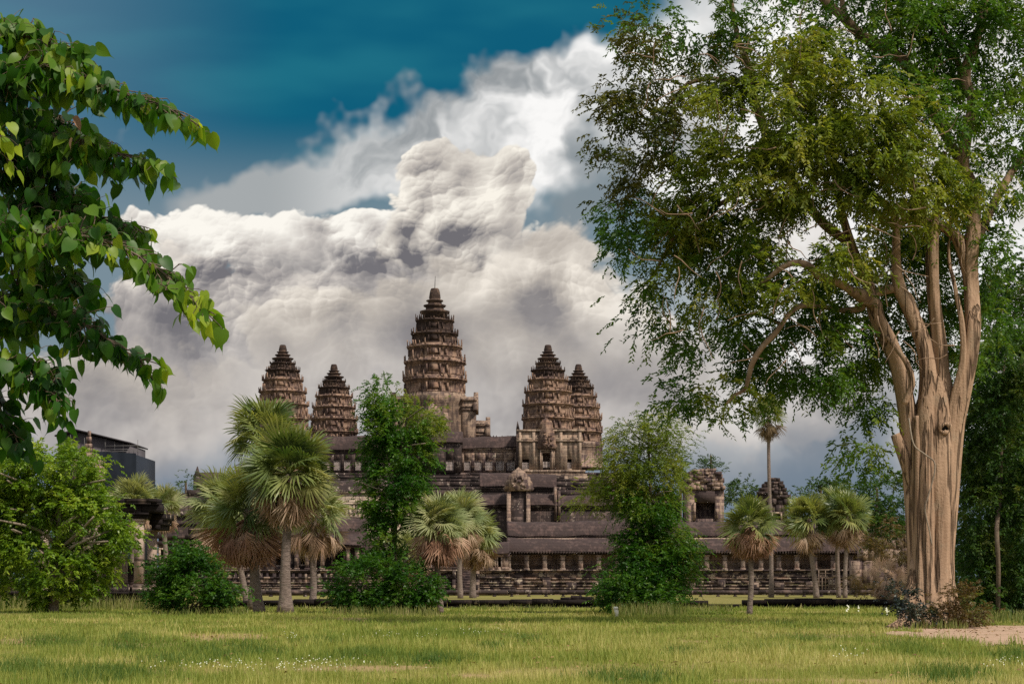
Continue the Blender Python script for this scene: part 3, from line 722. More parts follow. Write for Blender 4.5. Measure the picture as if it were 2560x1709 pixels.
def build_middle():
    # second-level galleries behind the outer gallery
    D = 305; X = lambda px: PX(px, D); Z = lambda py: PZ(py, D)
    t = thing('middle_gallery', 'dark middle gallery with a pale carved gable, above the long colonnade roof', 'gallery', (X(1300), D, Z(1480)))
    simple_hall(t, D, 1202, 1700, 1480, 1262, 1234, 6, M_DARK)
    simple_hall(t, D + 9, 1200, 1390, 1480, 1216, 1181, 6, M_DARK)
    # cross wing toward the viewer with a gable end
    mb = MB(); y0 = D - 7
    mb.box(X(1275), X(1317), y0, D, Z(1480), Z(1226)); mb.build('wing', M_DARK, t)
    mb = MB(); a, c = X(1275), X(1317)
    mb.box(a - .5, a + .15, y0 - .35, y0, Z(1480), Z(1226)); mb.box(c - .15, c + .5, y0 - .35, y0, Z(1480), Z(1226)); mb.build('pilasters', M_WALL, t)
    mb = MB(); gable(mb, (a + c) / 2, y0 - .6, y0 + .2, Z(1232), Z(1174), 4.4)
    for i in range(30):
        u, v = R.uniform(-1.3, 1.3), R.uniform(.2, 2.2)
        if abs(u) < 1.6 * (1 - v / 3): q = R.uniform(.1, .22); mb.box((a + c) / 2 + u - q, (a + c) / 2 + u + q, y0 - .6 - R.uniform(.05, .2), y0 - .5, Z(1232) + v, Z(1232) + v + q * 2, .05)
    mb.build('pediment', M_WALL, t)
    mb = MB(); n = 9                                            # its roof, running back
    prof = vault_profile(a - .4, c + .4, Z(1228), Z(1186))
    vs = [(yy, y, z) for y in (y0, D + 3) for yy, z in prof]; m = len(prof)
    mb.add(vs, [(j, j + 1, j + 1 + m, j + m) for j in range(m - 1)]); mb.build('wing_roof', M_ROOF, t)
    mb = MB()
    for (a_, c_, zt) in ((1395, 1401, 1226), (1386, 1392, 1216)): mb.box(X(a_), X(c_), D - .5, D + 6, Z(1300), Z(zt))
    mb.build('buttresses', M_WALL, t)
    # left counterpart: plain dark hall with pointed end gable, seen left of the tall palms
    D = 300; X = lambda px: PX(px, D); Z = lambda py: PZ(py, D)
    t = thing('side_hall', 'dark stone hall with a pointed finial gable, left of the tall fan palms', 'hall', (X(600), D, Z(1480)))
    simple_hall(t, D, 486, 760, 1480, 1214, 1180, 6, M_DARK)
    mb = MB(); mb.box(X(484), X(500), D - .3, D + 6, Z(1480), Z(1190))
    mb.loft([[(X(484), D - .3, Z(1190)), (X(502), D - .3, Z(1190)), (X(502), D + .6, Z(1190)), (X(484), D + .6, Z(1190))], [(X(488), D, Z(1180)), (X(498), D, Z(1180)), (X(498), D + .4, Z(1180)), (X(488), D + .4, Z(1180))], [(X(492.5), D, Z(1165)), (X(494), D, Z(1165)), (X(494), D + .2, Z(1165)), (X(492.5), D + .2, Z(1165))]])
    mb.build('end_gable', M_DARK, t)
    D = 275; X = lambda px: PX(px, D); Z = lambda py: PZ(py, D)
    t = thing('corner_pavilion', 'blackened roofless pavilion with pale scars and a framed doorway beside the portico', 'pavilion', (X(460), D, 0))
    mb = MB(); wall_with_openings(mb, X(396), X(720), D, D + .8, Z(1480), Z(1240), [(X(402), X(411), Z(1405), Z(1374)), (X(470), X(482), Z(1405), Z(1370))]); mb.box(X(398), X(718), D + 2.5, D + 6, Z(1480), Z(1240))
    mb.box(X(396), X(396) + .5, D + .8, D + 6, Z(1480), Z(1240))
    mould(mb, X(396), X(720), D, [(Z(1290), Z(1284), .3), (Z(1310), Z(1306), .2), (Z(1345), Z(1335), .4), (Z(1362), Z(1352), .3)])
    mb.build('wall', M_DARK, t)
    mb = MB(); x = X(398)
    while x < X(600):
        w = R.uniform(.8, 2.4); mb.box(x, x + w, D + .1, D + 5.5, Z(1240), Z(R.uniform(1222, 1232)), .08); x += w
    mb.build('broken_roof_edge', M_DARK, t)
    for a, c, za, zc in ((402, 411, 1405, 1374), (470, 482, 1405, 1370)):
        mb = MB(); frame(mb, X(a), X(c), Z(za), Z(zc), D, .28, .2); mb.build('doorway', M_PALE, t)
build_middle()

def build_outer():
    # long colonnaded gallery on its moulded plinth
    D = 258; X = lambda px: PX(px, D); Z = lambda py: PZ(py, D)
    t = thing('outer_gallery', 'long colonnaded gallery under a ribbed dark roof, on a moulded plinth', 'gallery', (X(1740), D, 0))
    x0, x1 = 1268, 2290
    yb = D + 2.1
    mb = MB(); vault(mb, X(x0), X(x1), D + 2.3, D + 9.5, Z(1337), Z(1299), pitch=.40); ridge_crest(mb, X(x0), X(x1), D + 5.5, Z(1300), .7); mb.build('upper_roof', M_ROOF, t)
    mb = MB(); mb.box(X(x0), X(x1), D + 2.6, D + 9, Z(1348), Z(1337)); mould(mb, X(x0), X(x1), D + 2.6, [(Z(1341), Z(1338.5), .25)]); mb.build('frieze', M_DARK, t)
    mb = MB(); vault(mb, X(x0), X(x1), D - .9, D + 2.7, Z(1379), Z(1343), pitch=.40, full=False); mb.build('half_roof', M_ROOF, t)
    mb = MB(); x = X(x0)
    while x < X(x1):
        mb.box(x, x + .16, D - 1.0, D - .55, Z(1379) - .26, Z(1379) + .06, .02); x += .38
    mb.box(X(x0), X(x1), D - .55, D + .25, Z(1381.5), Z(1377.5)); mb.build('eave_tiles', M_DARK, t)
    mb = MB(); mb.box(X(x0), X(x1), D - .2, D + .4, Z(1386), Z(1381.5)); mb.build('architrave', M_DARK, t)
    px = 1272
    while px < x1:
        mb = MB(); w = .29; cx = X(px)
        mb.box(cx - w, cx + w, D - .28, D + .30, Z(1423), Z(1386.2)); mb.box(cx - w * 1.3, cx + w * 1.3, D - .36, D + .38, Z(1423), Z(1420)); mb.box(cx - w * 1.35, cx + w * 1.35, D - .38, D + .40, Z(1389.5), Z(1386.3))
        mb.build('pillar', M_POST, t); px += 45
    # wall at the back of the colonnade, with the bas-relief band
    mb = MB(); mb.box(X(x0), X(x1), yb, yb + .6, Z(1423), Z(1343)); mould(mb, X(x0), X(x1), yb, [(Z(1410), Z(1407), .1)]); mb.build('back_wall', M_BACK, t)
    mb = MB(); mb.box(X(x0) , X(x1), D - 1.0, yb + 6, Z(1440), Z(1423.3))
    mould(mb, X(x0), X(x1), D - 1.0, [(Z(1426.5), Z(1423), .55), (Z(1430), Z(1427), .35), (Z(1444), Z(1431), .2), (Z(1447), Z(1444), .5), (Z(1452), Z(1447), .3), (Z(1456), Z(1452), .6), (Z(1460), Z(1456), .45), (Z(1464), Z(1460.5), .7), (Z(1468), Z(1464), .5), (Z(1472), Z(1468), .85), (Z(1476), Z(1472), .7), (Z(1492), Z(1476), 1.1)])
    xx = X(x0) + 1
    while xx < X(x1):
        w = R.uniform(.7, 1.6); mb.box(xx, xx + w, D - 1.7 - R.uniform(0, .1), D - 1.2, Z(1473), Z(R.choice([1447, 1452, 1456]))); xx += w + R.uniform(1.2, 3.2)
    mb.build('plinth', M_PLINTH, t)
    # wooden steps laid on the plinth at the right
    D3 = D - 2.4; st = thing('wooden_stair', 'small wooden platform with handrails against the colonnade plinth', 'stair', (PX(2062, D3), D3, 0))
    mb = MB(); a, c = PX(2044, D3), PX(2086, D3); zt = PZ(1441, D3)
    mb.box(a, c, D3 - 1, D3, zt - .12, zt); mb.build('deck', M_WOOD, st)
    for k in range(6):
        mb = MB(); xx = a + (c - a) * k / 5; mb.box(xx - .05, xx + .05, D3 - 1, D3 - .9, 0, zt + (1.05 if k % 2 == 0 else -.12)); mb.build('post', M_WOOD, st)
    mb = MB(); mb.box(a, c, D3 - 1.02, D3 - .94, zt + .95, zt + 1.05); mb.box(a, c, D3 - 1.02, D3 - .94, zt + .45, zt + .53); mb.build('rail', M_WOOD, st)

    # entrance pavilion left of the colonnade: stepped porches, doors, windows, stairs
    D = 252; X = lambda px: PX(px, D); Z = lambda py: PZ(py, D)
    t = thing('entrance_pavilion', 'entrance pavilion with stairs, dark doorways and pale upper wall behind the palms', 'pavilion', (X(1000), D, 0))
    def pav(x0, x1, d, zb, ze, zr, ops, mat, dep=6, bal=()):
        Xd = lambda px: PX(px, d); Zd = lambda py: PZ(py, d)
        mb = MB(); wall_with_openings(mb, Xd(x0), Xd(x1), d, d + .7, Zd(zb), Zd(ze), [(Xd(a), Xd(c), Zd(za), Zd(zc)) for a, c, za, zc in ops])
        mb.box(Xd(x0), Xd(x1), d + 2.6, d + dep, Zd(zb), Zd(ze)); mb.box(Xd(x0), Xd(x0) + .5, d + .7, d + 2.6, Zd(zb), Zd(ze)); mb.box(Xd(x1) - .5, Xd(x1), d + .7, d + 2.6, Zd(zb), Zd(ze))
        mould(mb, Xd(x0), Xd(x1), d, [(Zd(ze) - .5, Zd(ze), .25), (Zd(zb), Zd(zb) + .35, .15)])
        mb.build('wall', mat, t)
        for a, c, za, zc in ops:
            mb = MB(); frame(mb, Xd(a), Xd(c), Zd(za), Zd(zc), d, .2, .14); mb.build('doorway', M_POST, t)
        for a, c, za, zc in bal:
            mb = MB(); balusters(mb, Xd(a), Xd(c), d + .3, Zd(za), Zd(zc), 5); mb.build('window_balusters', M_BALUST, t)
        mb = MB(); vault(mb, Xd(x0) - .2, Xd(x1) + .2, d - .7, d + dep, Zd(ze), Zd(zr), pitch=.4); mb.build('roof', M_ROOF, t)
    pav(1226, 1270, 254, 1423, 1382, 1352, [(1230, 1236, 1420, 1384), (1245, 1252, 1420, 1384)], M_WALL)
    pav(1190, 1228, 252, 1423, 1374, 1330, [(1207, 1217, 1416, 1382)], M_DARK)
    pav(1060, 1192, 250, 1423, 1368, 1310, [(1074, 1090, 1416, 1386), (1100, 1120, 1416, 1386), (1156, 1184, 1418, 1374)], M_DARK, bal=[(1074, 1090, 1416, 1390), (1100, 1120, 1416, 1390)])
    pav(905, 1062, 254, 1423, 1378, 1336, [(940, 960, 1416, 1386), (1000, 1020, 1416, 1386), (1036, 1052, 1416, 1386)], M_DARK)
    pav(715, 907, 250, 1423, 1364, 1294, [(752, 764, 1410, 1372), (832, 859, 1408, 1372)], M_DARK)
    pav(560, 717, 254, 1423, 1378, 1336, [(600, 616, 1412, 1386), (640, 660, 1412, 1386), (690, 706, 1412, 1372)], M_WALL)
    # raised back storey with pale wall and broken tops
    d = 264; Xd = lambda px: PX(px, d); Zd = lambda py: PZ(py, d)
    mb = MB(); mb.box(Xd(800), Xd(1060), d, d + 6, Zd(1480), Zd(1226)); mould(mb, Xd(800), Xd(1060), d, [(Zd(1293), Zd(1290), .5), (Zd(1260), Zd(1257), .15), (Zd(1232), Zd(1226), .25)])
    for px in range(806, 1056, 11): mb.box(Xd(px), Xd(px) + .22, d - .12, d, Zd(1288), Zd(1262))
    mb.build('upper_storey', M_PALE, t)
    mb = MB(); vault(mb, Xd(798), Xd(1062), d - .3, d + 6.3, Zd(1226), Zd(1196), pitch=.4); mb.build('upper_storey_roof', M_DARK, t)
    # square pillars of the front porches
    d = 247
    for px in (722, 742, 768, 786, 806, 870, 893):
        mb = MB(); w = .27; cx = PX(px, d); mb.box(cx - w, cx + w, d - .27, d + .27, PZ(1423, d), PZ(1368, d)); mb.box(cx - w * 1.3, cx + w * 1.3, d - .36, d + .36, PZ(1371, d), PZ(1367.6, d)); mb.box(cx - w * 1.3, cx + w * 1.3, d - .36, d + .36, PZ(1423, d), PZ(1419, d))
        mb.build('pillar', M_WALL, t)
    mb = MB(); mb.box(PX(715, d), PX(905, d), d - .4, d + 3.5, PZ(1368, d) , PZ(1363, d)); vault(mb, PX(713, d), PX(907, d), d - .8, d + 3.4, PZ(1363, d), PZ(1334, d), pitch=.4, full=False); mb.build('porch_roof', M_ROOF, t)
    # plinth and stairs
    d = 246
    mb = MB(); mb.box(PX(390, d), PX(1272, d), d, d + 30, 0, PZ(1423, d))
    for a, c in ((390, 1136), (1196, 1272)):
        mould(mb, PX(a, d), PX(c, d), d, [(PZ(1427, d), PZ(1423, d), .5), (PZ(1431, d), PZ(1427, d), .3), (PZ(1445, d), PZ(1441, d), .45), (PZ(1452, d), PZ(1445, d), .3), (PZ(1457, d), PZ(1453, d), .6), (PZ(1464, d), PZ(1460, d), .6), (PZ(1470, d), PZ(1466, d), .8), (PZ(1486, d), PZ(1472, d), .95)])
    for px in range(570, 860, 16): mb.box(PX(px, d), PX(px + R.uniform(5, 9), d), d - .35, d, PZ(1470, d), PZ(1432, d))
    mb.build('plinth', M_PLINTH, t)
    mb = MB(); n = 16; zt = PZ(1423, d)
    for i in range(n):
        mb.box(PX(1140, d), PX(1190, d), d - 3.2 + 3.2 * i / n, d + .2, zt * i / n, zt * (i + 1) / n - .004 * (n - i))
    mb.build('stairs', M_STAIR, t)
    mb = MB()
    for a, c in ((1132, 1140), (1190, 1199)): mb.box(PX(a, d), PX(c, d), d - 2.2, d, 0, zt * .62); mb.box(PX(a, d), PX(c, d), d - 1.2, d, zt * .62, zt)
    mb.build('stair_cheeks', M_PLINTH, t)
M_BACK = stone('relief_wall_stone', (0.46, 0.34, 0.27), (0.14, 0.10, 0.085), cover=.25, course=.8, streak=.8, pale=.1, jd=.4)
M_WOOD = plain('weathered_wood', (0.22, 0.16, 0.12), 0.8)
M_STAIR = stone('stair_stone', (0.17, 0.12, 0.11), (0.035, 0.025, 0.026), cover=.5, course=.22, streak=.3, pale=.05)
build_outer()

def build_ruins():
    # square ruined pavilion above the colonnade, right of the slender tree
    D = 300; X = lambda px: PX(px, D); Z = lambda py: PZ(py, D)
    t = thing('ruined_pavilion', 'square ruined pavilion with crumbling top and a dark opening, above the colonnade', 'ruin', (X(1763), D, 0))
    mb = MB(); wall_with_openings(mb, X(1718), X(1810), D, D + 1.0, 0, Z(1224), [(X(1739), X(1788), Z(1296), Z(1256))]); mb.box(X(1718), X(1810), D + 3, D + 8, 0, Z(1224))
    mb.box(X(1718), X(1718) + .8, D + 1, D + 3, 0, Z(1224)); mb.box(X(1810) - .8, X(1810), D + 1, D + 3, 0, Z(1224))
    mb.box(X(1733), X(1739), D - .3, D, Z(1300), Z(1256)); mb.box(X(1788), X(1795), D - .3, D, Z(1300), Z(1256))
    mb.build('wall', M_WALL, t)
    mb = MB(); mb.box(X(1740), X(1787), D - .2, D + .1, Z(1256), Z(1227)); mb.build('lintel_panel', M_ROOF, t)
    mb = MB(); rows = [(1224, 1214, 1714, 1814), (1214, 1205, 1720, 1808), (1205, 1196, 1716, 1812), (1196, 1187, 1722, 1806), (1187, 1180, 1720, 1804), (1180, 1172, 1732, 1790)]
    for za, zc, a, c in rows:
        x = X(a) + R.uniform(-.1, .1)
        while x < X(c) - .4:
            w = R.uniform(.6, 1.5); mb.box(x, min(x + w, X(c)), D - .35 + R.uniform(-.2, .25), D + 8, Z(za), Z(zc) + R.uniform(-.1, .15), .05); x += w
    mb.build('crumbling_top', M_WALL, t)
    # ruined pediment behind the tall thin palm
    D = 320; X = lambda px: PX(px, D); Z = lambda py: PZ(py, D)
    t = thing('ruined_pediment', 'rounded ruined gable of stone blocks behind the tall thin palm', 'ruin', (X(1937), D, 0))
    mb = MB(); prof = [(1300, 1262, 1906, 1968), (1262, 1246, 1902, 1974), (1246, 1236, 1897, 1977), (1236, 1227, 1895, 1973), (1227, 1218, 1901, 1969), (1218, 1210, 1907, 1962), (1210, 1202, 1914, 1958), (1202, 1195, 1922, 1952)]
    for za, zc, a, c in prof:
        x = X(a)
        while x < X(c) - .3:
            w = R.uniform(.5, 1.3); mb.box(x, min(x + w, X(c)), D - R.uniform(0, .3), D + 2, Z(za), Z(zc) + R.uniform(-.06, .12), .05); x += w
    mb.box(X(1900), X(1974), D + .1, D + 2.2, 0, Z(1298)); mb.build('gable_blocks', M_DARK, t)
    mb = MB(); frame(mb, X(1931), X(1950), Z(1300), Z(1284), D - .35, .3, .25); mb.build('window_frame', M_PALE, t)
    mb = MB(); mb.box(X(1931), X(1950), D - .36, D - .33, Z(1300), Z(1284)); mb.build('window_shade_panel', M_SHADE, t)  # black panel stands in for the shade inside the window frame
    # broken end block of the gallery beside the great trunk
    D = 250; X = lambda px: PX(px, D); Z = lambda py: PZ(py, D)
    t = thing('ruined_wall', 'broken pale wall end of the colonnade, beside the great trunk', 'ruin', (X(2210), D, 0))
    mb = MB()
    for za, zc, a, c in ((1470, 1400, 2130, 2290), (1400, 1372, 2150, 2290), (1372, 1340, 2172, 2285), (1340, 1318, 2180, 2260), (1318, 1296, 2186, 2216), (1296, 1275, 2186, 2212)):
        x = X(a)
        while x < X(c) - .3:
            w = R.uniform(.7, 1.9); mb.box(x, min(x + w, X(c)), D - R.uniform(0, .4), D + 2, Z(za), Z(zc) + R.uniform(-.2, .2), .08); x += w
    mb.build('wall_blocks', M_WALL, t)
M_SHADE = plain('opening_shade_black', (0.008, 0.007, 0.007), 1.0)  # flat black, painted shade for the ruin window and the trunk knot
build_ruins()

def build_portico():
    # ruined portico on its plinth at the left
    D = 124; X = lambda px: PX(px, D); Z = lambda py: PZ(py, D)
    t = thing('ruined_portico', 'ruined stone portico with tall square pillars and a heavy broken architrave', 'portico', (X(250), D, 0))
    mb = MB()
    for za, zc, a, c, out in ((1522, 1500, -160, 415, .55), (1500, 1496, -160, 413, .85), (1496, 1484, -160, 402, .4), (1484, 1478, -160, 408, .6)):
        x = X(a)
        while x < X(c) - .2:
            w = R.uniform(.9, 2.2); mb.box(x, min(x + w, X(c)), D - out + R.uniform(-.04, .04), D + 7, Z(za) if za < 1522 else -.1, Z(zc) + R.uniform(-.015, .015)); x += w
    mb.build('plinth', M_EDGE, t)
    def pillar(px, hw, d, top, bot=1478, mat=M_POST):
        mb = MB(); x = PX(px, d); w = hw / F * d
        zb, zt = PZ(1478, D) , PZ(top, d)
        mb.box(x - w * 1.35, x + w * 1.35, d - w * 1.35, d + w * 1.35, zb, zb + .28); mb.box(x - w * 1.18, x + w * 1.18, d - w * 1.18, d + w * 1.18, zb + .28, zb + .5)
        mb.box(x - w, x + w, d - w, d + w, zb + .5, zt - .35); mb.box(x - w * 1.15, x + w * 1.15, d - w * 1.15, d + w * 1.15, zt - .35, zt - .18); mb.box(x - w * 1.3, x + w * 1.3, d - w * 1.3, d + w * 1.3, zt - .18, zt)
        mb.build('pillar', mat, t)
    pillar(348.5, 11.5, D, 1296); pillar(381, 10.5, D + 3.2, 1322); pillar(305, 12, D + 1.2, 1296); pillar(284, 6, D + 3.5, 1330); pillar(240, 11, D, 1296); pillar(180, 11, D + 1, 1296); pillar(110, 11, D, 1296)
    mb = MB()
    for za, zc, a, c, y0 in ((1296, 1287, 95, 372, -.45), (1287, 1281, 95, 376, -.6), (1281, 1262, 95, 404, -.5), (1262, 1256, 95, 402, -.7), (1256, 1247, 95, 398, -.75)):
        x = X(a)
        while x < X(c) - .2:
            w = R.uniform(1.0, 2.6); mb.box(x, min(x + w, X(c)), D + y0 + R.uniform(-.05, .05), D + 1.0, Z(za), Z(zc) + R.uniform(-.02, .03), .015); x += w
    # corbelled block over the rear pillar
    for za, zc, a, c in ((1322, 1310, 371, 393), (1310, 1297, 366, 399), (1297, 1281, 362, 404)): mb.box(X(a), X(c), D + 1.0, D + 4.5, Z(za), Z(zc), .02)
    mb.build('architrave', M_EDGE, t)
    mb = MB(); mb.box(X(60), X(335), D + 3.6, D + 4.2, PZ(1478, D), PZ(1405, D)); mould(mb, X(60), X(332), D + 3.6, [(Z(1418), Z(1412), .2), (Z(1408), Z(1404), .3), (Z(1470), Z(1462), .3)]); mb.build('rear_wall', M_DARK, t)
build_portico()

def build_scaffold():
    D = 330; X = lambda px: PX(px, D); Z = lambda py: PZ(py, D)
    t = thing('scaffold_shelter', 'dark shelter of scaffolding netting and sheet roof around a ruined spire', 'scaffolding', (X(240), D, 0))
    mb = MB(); mb.prism_y([(X(138), 0), (X(319), 0), (X(319), Z(1109)), (X(182), Z(1076)), (X(138), Z(1090))], D + 2.2, D + 16); mb.build('sheet_walls', M_SHEET, t)
    mb = MB()
    for (xa, za, xb, zb) in ((132, 1089, 182, 1073), (182, 1073, 323, 1107)):
        a, c = (X(xa), Z(za)), (X(xb), Z(zb))
        mb.add([(a[0], D + 1.2, a[1]), (c[0], D + 1.2, c[1]), (c[0], D + 17, c[1]), (a[0], D + 17, a[1]), (a[0], D + 1.2, a[1] + .25), (c[0], D + 1.2, c[1] + .25), (c[0], D + 17, c[1] + .25), (a[0], D + 17, a[1] + .25)], [(0, 3, 2, 1), (4, 5, 6, 7), (0, 1, 5, 4), (1, 2, 6, 5), (2, 3, 7, 6), (3, 0, 4, 7)])
    mb.build('roof', M_SHEET2, t)
    # dark netting in slightly bulging panels
    mb = MB(); nx, nz = 24, 14; x0, x1, z0, z1 = X(236), X(342), 0.0, Z(1128)
    vs = []; fs = []
    for i in range(nx + 1):
        for j in range(nz + 1):
            u, v = i / nx, j / nz
            zz = z0 + (z1 - z0) * v - (.35 * u if j == nz else 0)
            vs.append((x0 + (x1 - x0) * u, D - .6 + .12 * math.sin(u * 19) * math.sin(v * 11) + .05 * R.uniform(-1, 1), zz))
    for i in range(nx):
        for j in range(nz): a = i * (nz + 1) + j; fs.append((a, a + nz + 1, a + nz + 2, a + 1))
    mb.add(vs, fs); mb.box(x0, x1, D, D + 17, 0, z1 - .6); mb.build('netting', M_NET, t)
    for px, za, zb in ((150, 1128, 1088), (171, 1118, 1084), (206, 1118, 1092), (258, 1128, 1095), (282, 1128, 1102), (303, 1128, 1106), (318, 1128, 1106), (340, 1130, 1097), (330, 1128, 1120)):
        mb = MB(); mb.tube([(X(px), D + 1.6, Z(za) - 1), (X(px), D + 1.6, Z(zb))], [.05, .05], 6); mb.build('scaffold_pole', M_POLE, t)
    for za, a, c in ((1113, 258, 342), (1122, 258, 340), (1127, 250, 345)):
        mb = MB(); mb.tube([(X(a), D + 1.4, Z(za)), (X(c), D + 1.4, Z(za) + .1)], [.06, .06], 6); mb.build('scaffold_pole', M_POLE, t)
    s = thing('ruined_spire', 'pinkish broken stone spire standing in front of the scaffolding', 'ruin', (X(222), D - 4, 0))
    mb = MB(); xc = PX(222, D - 4); d = D - 4
    for za, zc, w in ((1240, 1150, 34), (1150, 1132, 20), (1132, 1120, 12), (1120, 1108, 9), (1108, 1092, 6.5), (1092, 1078, 4.5)):
        k = w / F * d; mb.box(xc - k + R.uniform(-.2, .2), xc + k, d - k, d + k, PZ(za, d), PZ(zc, d), .12)
    mb.box(xc - 1, xc + 3, d - 2, d + 2, 0, PZ(1235, d)); mb.build('spire_blocks', M_WALL, s)
M_SHEET = plain('grey_sheet_metal', (0.085, 0.075, 0.085), 0.6, .2, .8)
M_SHEET2 = plain('weathered_roof_sheet', (0.045, 0.04, 0.048), 0.6)
M_NET = plain('blue_black_netting', (0.016, 0.022, 0.034), 0.85, .3, 1.2)
M_POLE = plain('dull_pole', (0.13, 0.125, 0.125), 0.6)
build_scaffold()

def build_edges():
    # basin edge: low blackened wall across the lawn
    D = 126; X = lambda px: PX(px, D); Z = lambda py: PZ(py, D)
    t = thing('basin_wall', 'low blackened stone edging wall running across the lawn', 'wall', (X(1300), D, 0))
    for name, za, zc, out in (('coping', 1509, 1497.5, .30), ('wall_course', 1515, 1509.2, .05), ('footing', 1530, 1515.2, .32)):
        mb = MB(); x = X(500)
        while x < X(2300):
            w = R.uniform(.8, 2.6); dz = R.uniform(-.05, .03) + .05 * math.sin(x * .4)
            if not (name == 'coping' and R.random() < .03): mb.box(x, x + w - .01, D - out + R.uniform(-.07, .07), D + 1.0, Z(za) if name != 'footing' else -.1, Z(zc) + (dz if name == 'coping' else 0), .012)
            x += w
        mb.build(name, M_EDGE, t)
    mb = MB()
    for px, w, h in ((1418, .9, .16), (1440, .7, .26), (1466, 1.0, .18)): mb.box(X(px) - w / 2, X(px) + w / 2, D, D + .6, Z(1498), Z(1498) + h, .03)
    mb.build('loose_blocks', M_EDGE, t)
    # naga balustrade in front of the galleries
    D = 226; X = lambda px: PX(px, D); Z = lambda py: PZ(py, D)
    t = thing('balustrade', 'long low stone balustrade on short posts in front of the galleries', 'balustrade', (X(1300), D, 0))
    mb = MB(); x = X(500)
    while x < X(2240):
        w = R.uniform(4, 9); dz = R.uniform(-.05, .03)
        mb.tube([(x, D, Z(1479) + dz), (x + w - .05, D, Z(1479) + dz + R.uniform(-.03, .03))], [.26, .26], 10); x += w + (R.uniform(.5, 2.5) if R.random() < .1 else 0)
    mb.build('rail', M_DARK, t)
    px = 505
    while px < 2240:
        mb = MB(); w = .14; mb.box(X(px) - w, X(px) + w, D - .16, D + .16, 0, Z(1483.5)); mb.box(X(px) - w * 1.6, X(px) + w * 1.6, D - .24, D + .24, 0, .12); mb.box(X(px) - w * 1.5, X(px) + w * 1.5, D - .22, D + .22, Z(1483.5), Z(1481)); mb.build('post', M_DARK, t); px += 43
    # small leaning white marker post in the lawn
    D = 88; t = thing('marker_post', 'small leaning white marker post in the grass before the bushy slender tree', 'post', (PX(1541, D), D, 0))
    x = PX(1541, D); mb = MB(); mb.loft([[(x + a * .09 + sh, D + c * .09, z) for a, c in ((-1, -1), (1, -1), (1, 1), (-1, 1))] for z, sh in ((-.05, .05), (.30, .02), (.46, -.03))]); mb.build('shaft', M_WHITE, t)
    mb = MB(); mb.loft([[(x - .03 + a * .11 * k, D + c * .11 * k, z) for a, c in ((-1, -1), (1, -1), (1, 1), (-1, 1))] for z, k in ((.46, 1), (.52, 1), (.57, .7))]); mb.build('cap', M_WHITE, t)
M_WHITE = plain('flaking_white_paint', (0.72, 0.70, 0.60), 0.8, .15, 8)
build_edges()
# ------------------------------------------------------------------ vegetation
def leaf_mat(name, cols, trans=0.35, rough=0.5, spec=0.35, clump=0.5, tcol=1.5):
    """leaf colours vary from leaf to leaf and from spray to spray; light passes through"""
    m, b = new_mat(name)
    g = b.n('ShaderNodeNewGeometry')
    rnd = b.n('ShaderNodeAttribute', attribute_name='tint').outputs['Fac']
    big = b.noise(g.outputs['Position'], clump, 2, 0.5)[0]
    f = b.m('ADD', b.m('MULTIPLY', rnd, 0.55), b.m('MULTIPLY', b.ss(big, 0.3, 0.7), 0.45))
    n = len(cols)
    c = b.ramp(f, [(0.08 + 0.84 * i / (n - 1), cols[i]) for i in range(n)])
    p = b.n('ShaderNodeBsdfPrincipled'); b.put(p.inputs['Base Color'], c); b.put(p.inputs['Roughness'], rough); b.put(p.inputs['Specular IOR Level'], spec)
    t = b.n('ShaderNodeBsdfTranslucent'); b.put(t.inputs[0], b.mix(1.0, c, (tcol * 1.05, tcol, tcol * 0.45), 'MULTIPLY'))
    mx = b.n('ShaderNodeMixShader'); b.put(mx.inputs[0], trans)
    b.t.links.new(p.outputs[0], mx.inputs[1]); b.t.links.new(t.outputs[0], mx.inputs[2])
    o = b.n('ShaderNodeOutputMaterial'); b.t.links.new(mx.outputs[0], o.inputs[0])
    return m
def bark_mat(name, light, dark, zs=0.12, scale=3.0, bstr=0.7, crack=0.0):
    m, b = new_mat(name)
    pos = b.n('ShaderNodeNewGeometry').outputs['Position']
    pz = b.v('MULTIPLY', pos, (1, 1, zs))
    n = b.noise(pz, scale, 5, 0.65)[0]
    n2 = b.noise(pos, scale * 0.35, 3, 0.5)[0]
    n5 = b.noise(pos, scale * 4, 3, 0.6)[0]
    rings = b.noise(b.v('MULTIPLY', pos, (.15, .15, 2.2)), 1.2, 3, 0.6)[0]
    c = b.mix(b.ss(n, 0.24, 0.66), dark, light)
    c = b.mix(b.m('MULTIPLY', b.ss(n2, 0.45, 0.75), 0.5), c, tuple((l + d) * .42 for l, d in zip(light, dark)))
    c = b.mix(b.m('MULTIPLY', b.ss(b.noise(pos, scale * .8, 4, .65)[0], .52, .72), .35), c, (.24, .23, .17))
    c = b.mix(b.m('MULTIPLY', b.ss(rings, 0.55, 0.7), 0.25), c, tuple(d * 1.2 for d in dark))
    c = b.mix(b.m('MULTIPLY', n5, 0.35), c, tuple(l * .55 for l in light))
    h = b.m('MULTIPLY_ADD', n5, 0.25, n)
    if crack > 0:                                              # long dark fissures between the fused stems
        k = b.m('ABSOLUTE', b.m('SUBTRACT', b.noise(b.v('MULTIPLY', pos, (1, 1, zs * .6)), scale * .55, 4, 0.6)[0], 0.5))
        ck = b.ss(k, 0.035, 0.0)
        c = b.mix(b.m('MULTIPLY', ck, crack), c, tuple(d * .30 for d in dark))
        h = b.m('SUBTRACT', h, b.m('MULTIPLY', ck, 0.8))
    finish(b, c, 0.9, h, bstr, 0.12, 0.2)
    return m

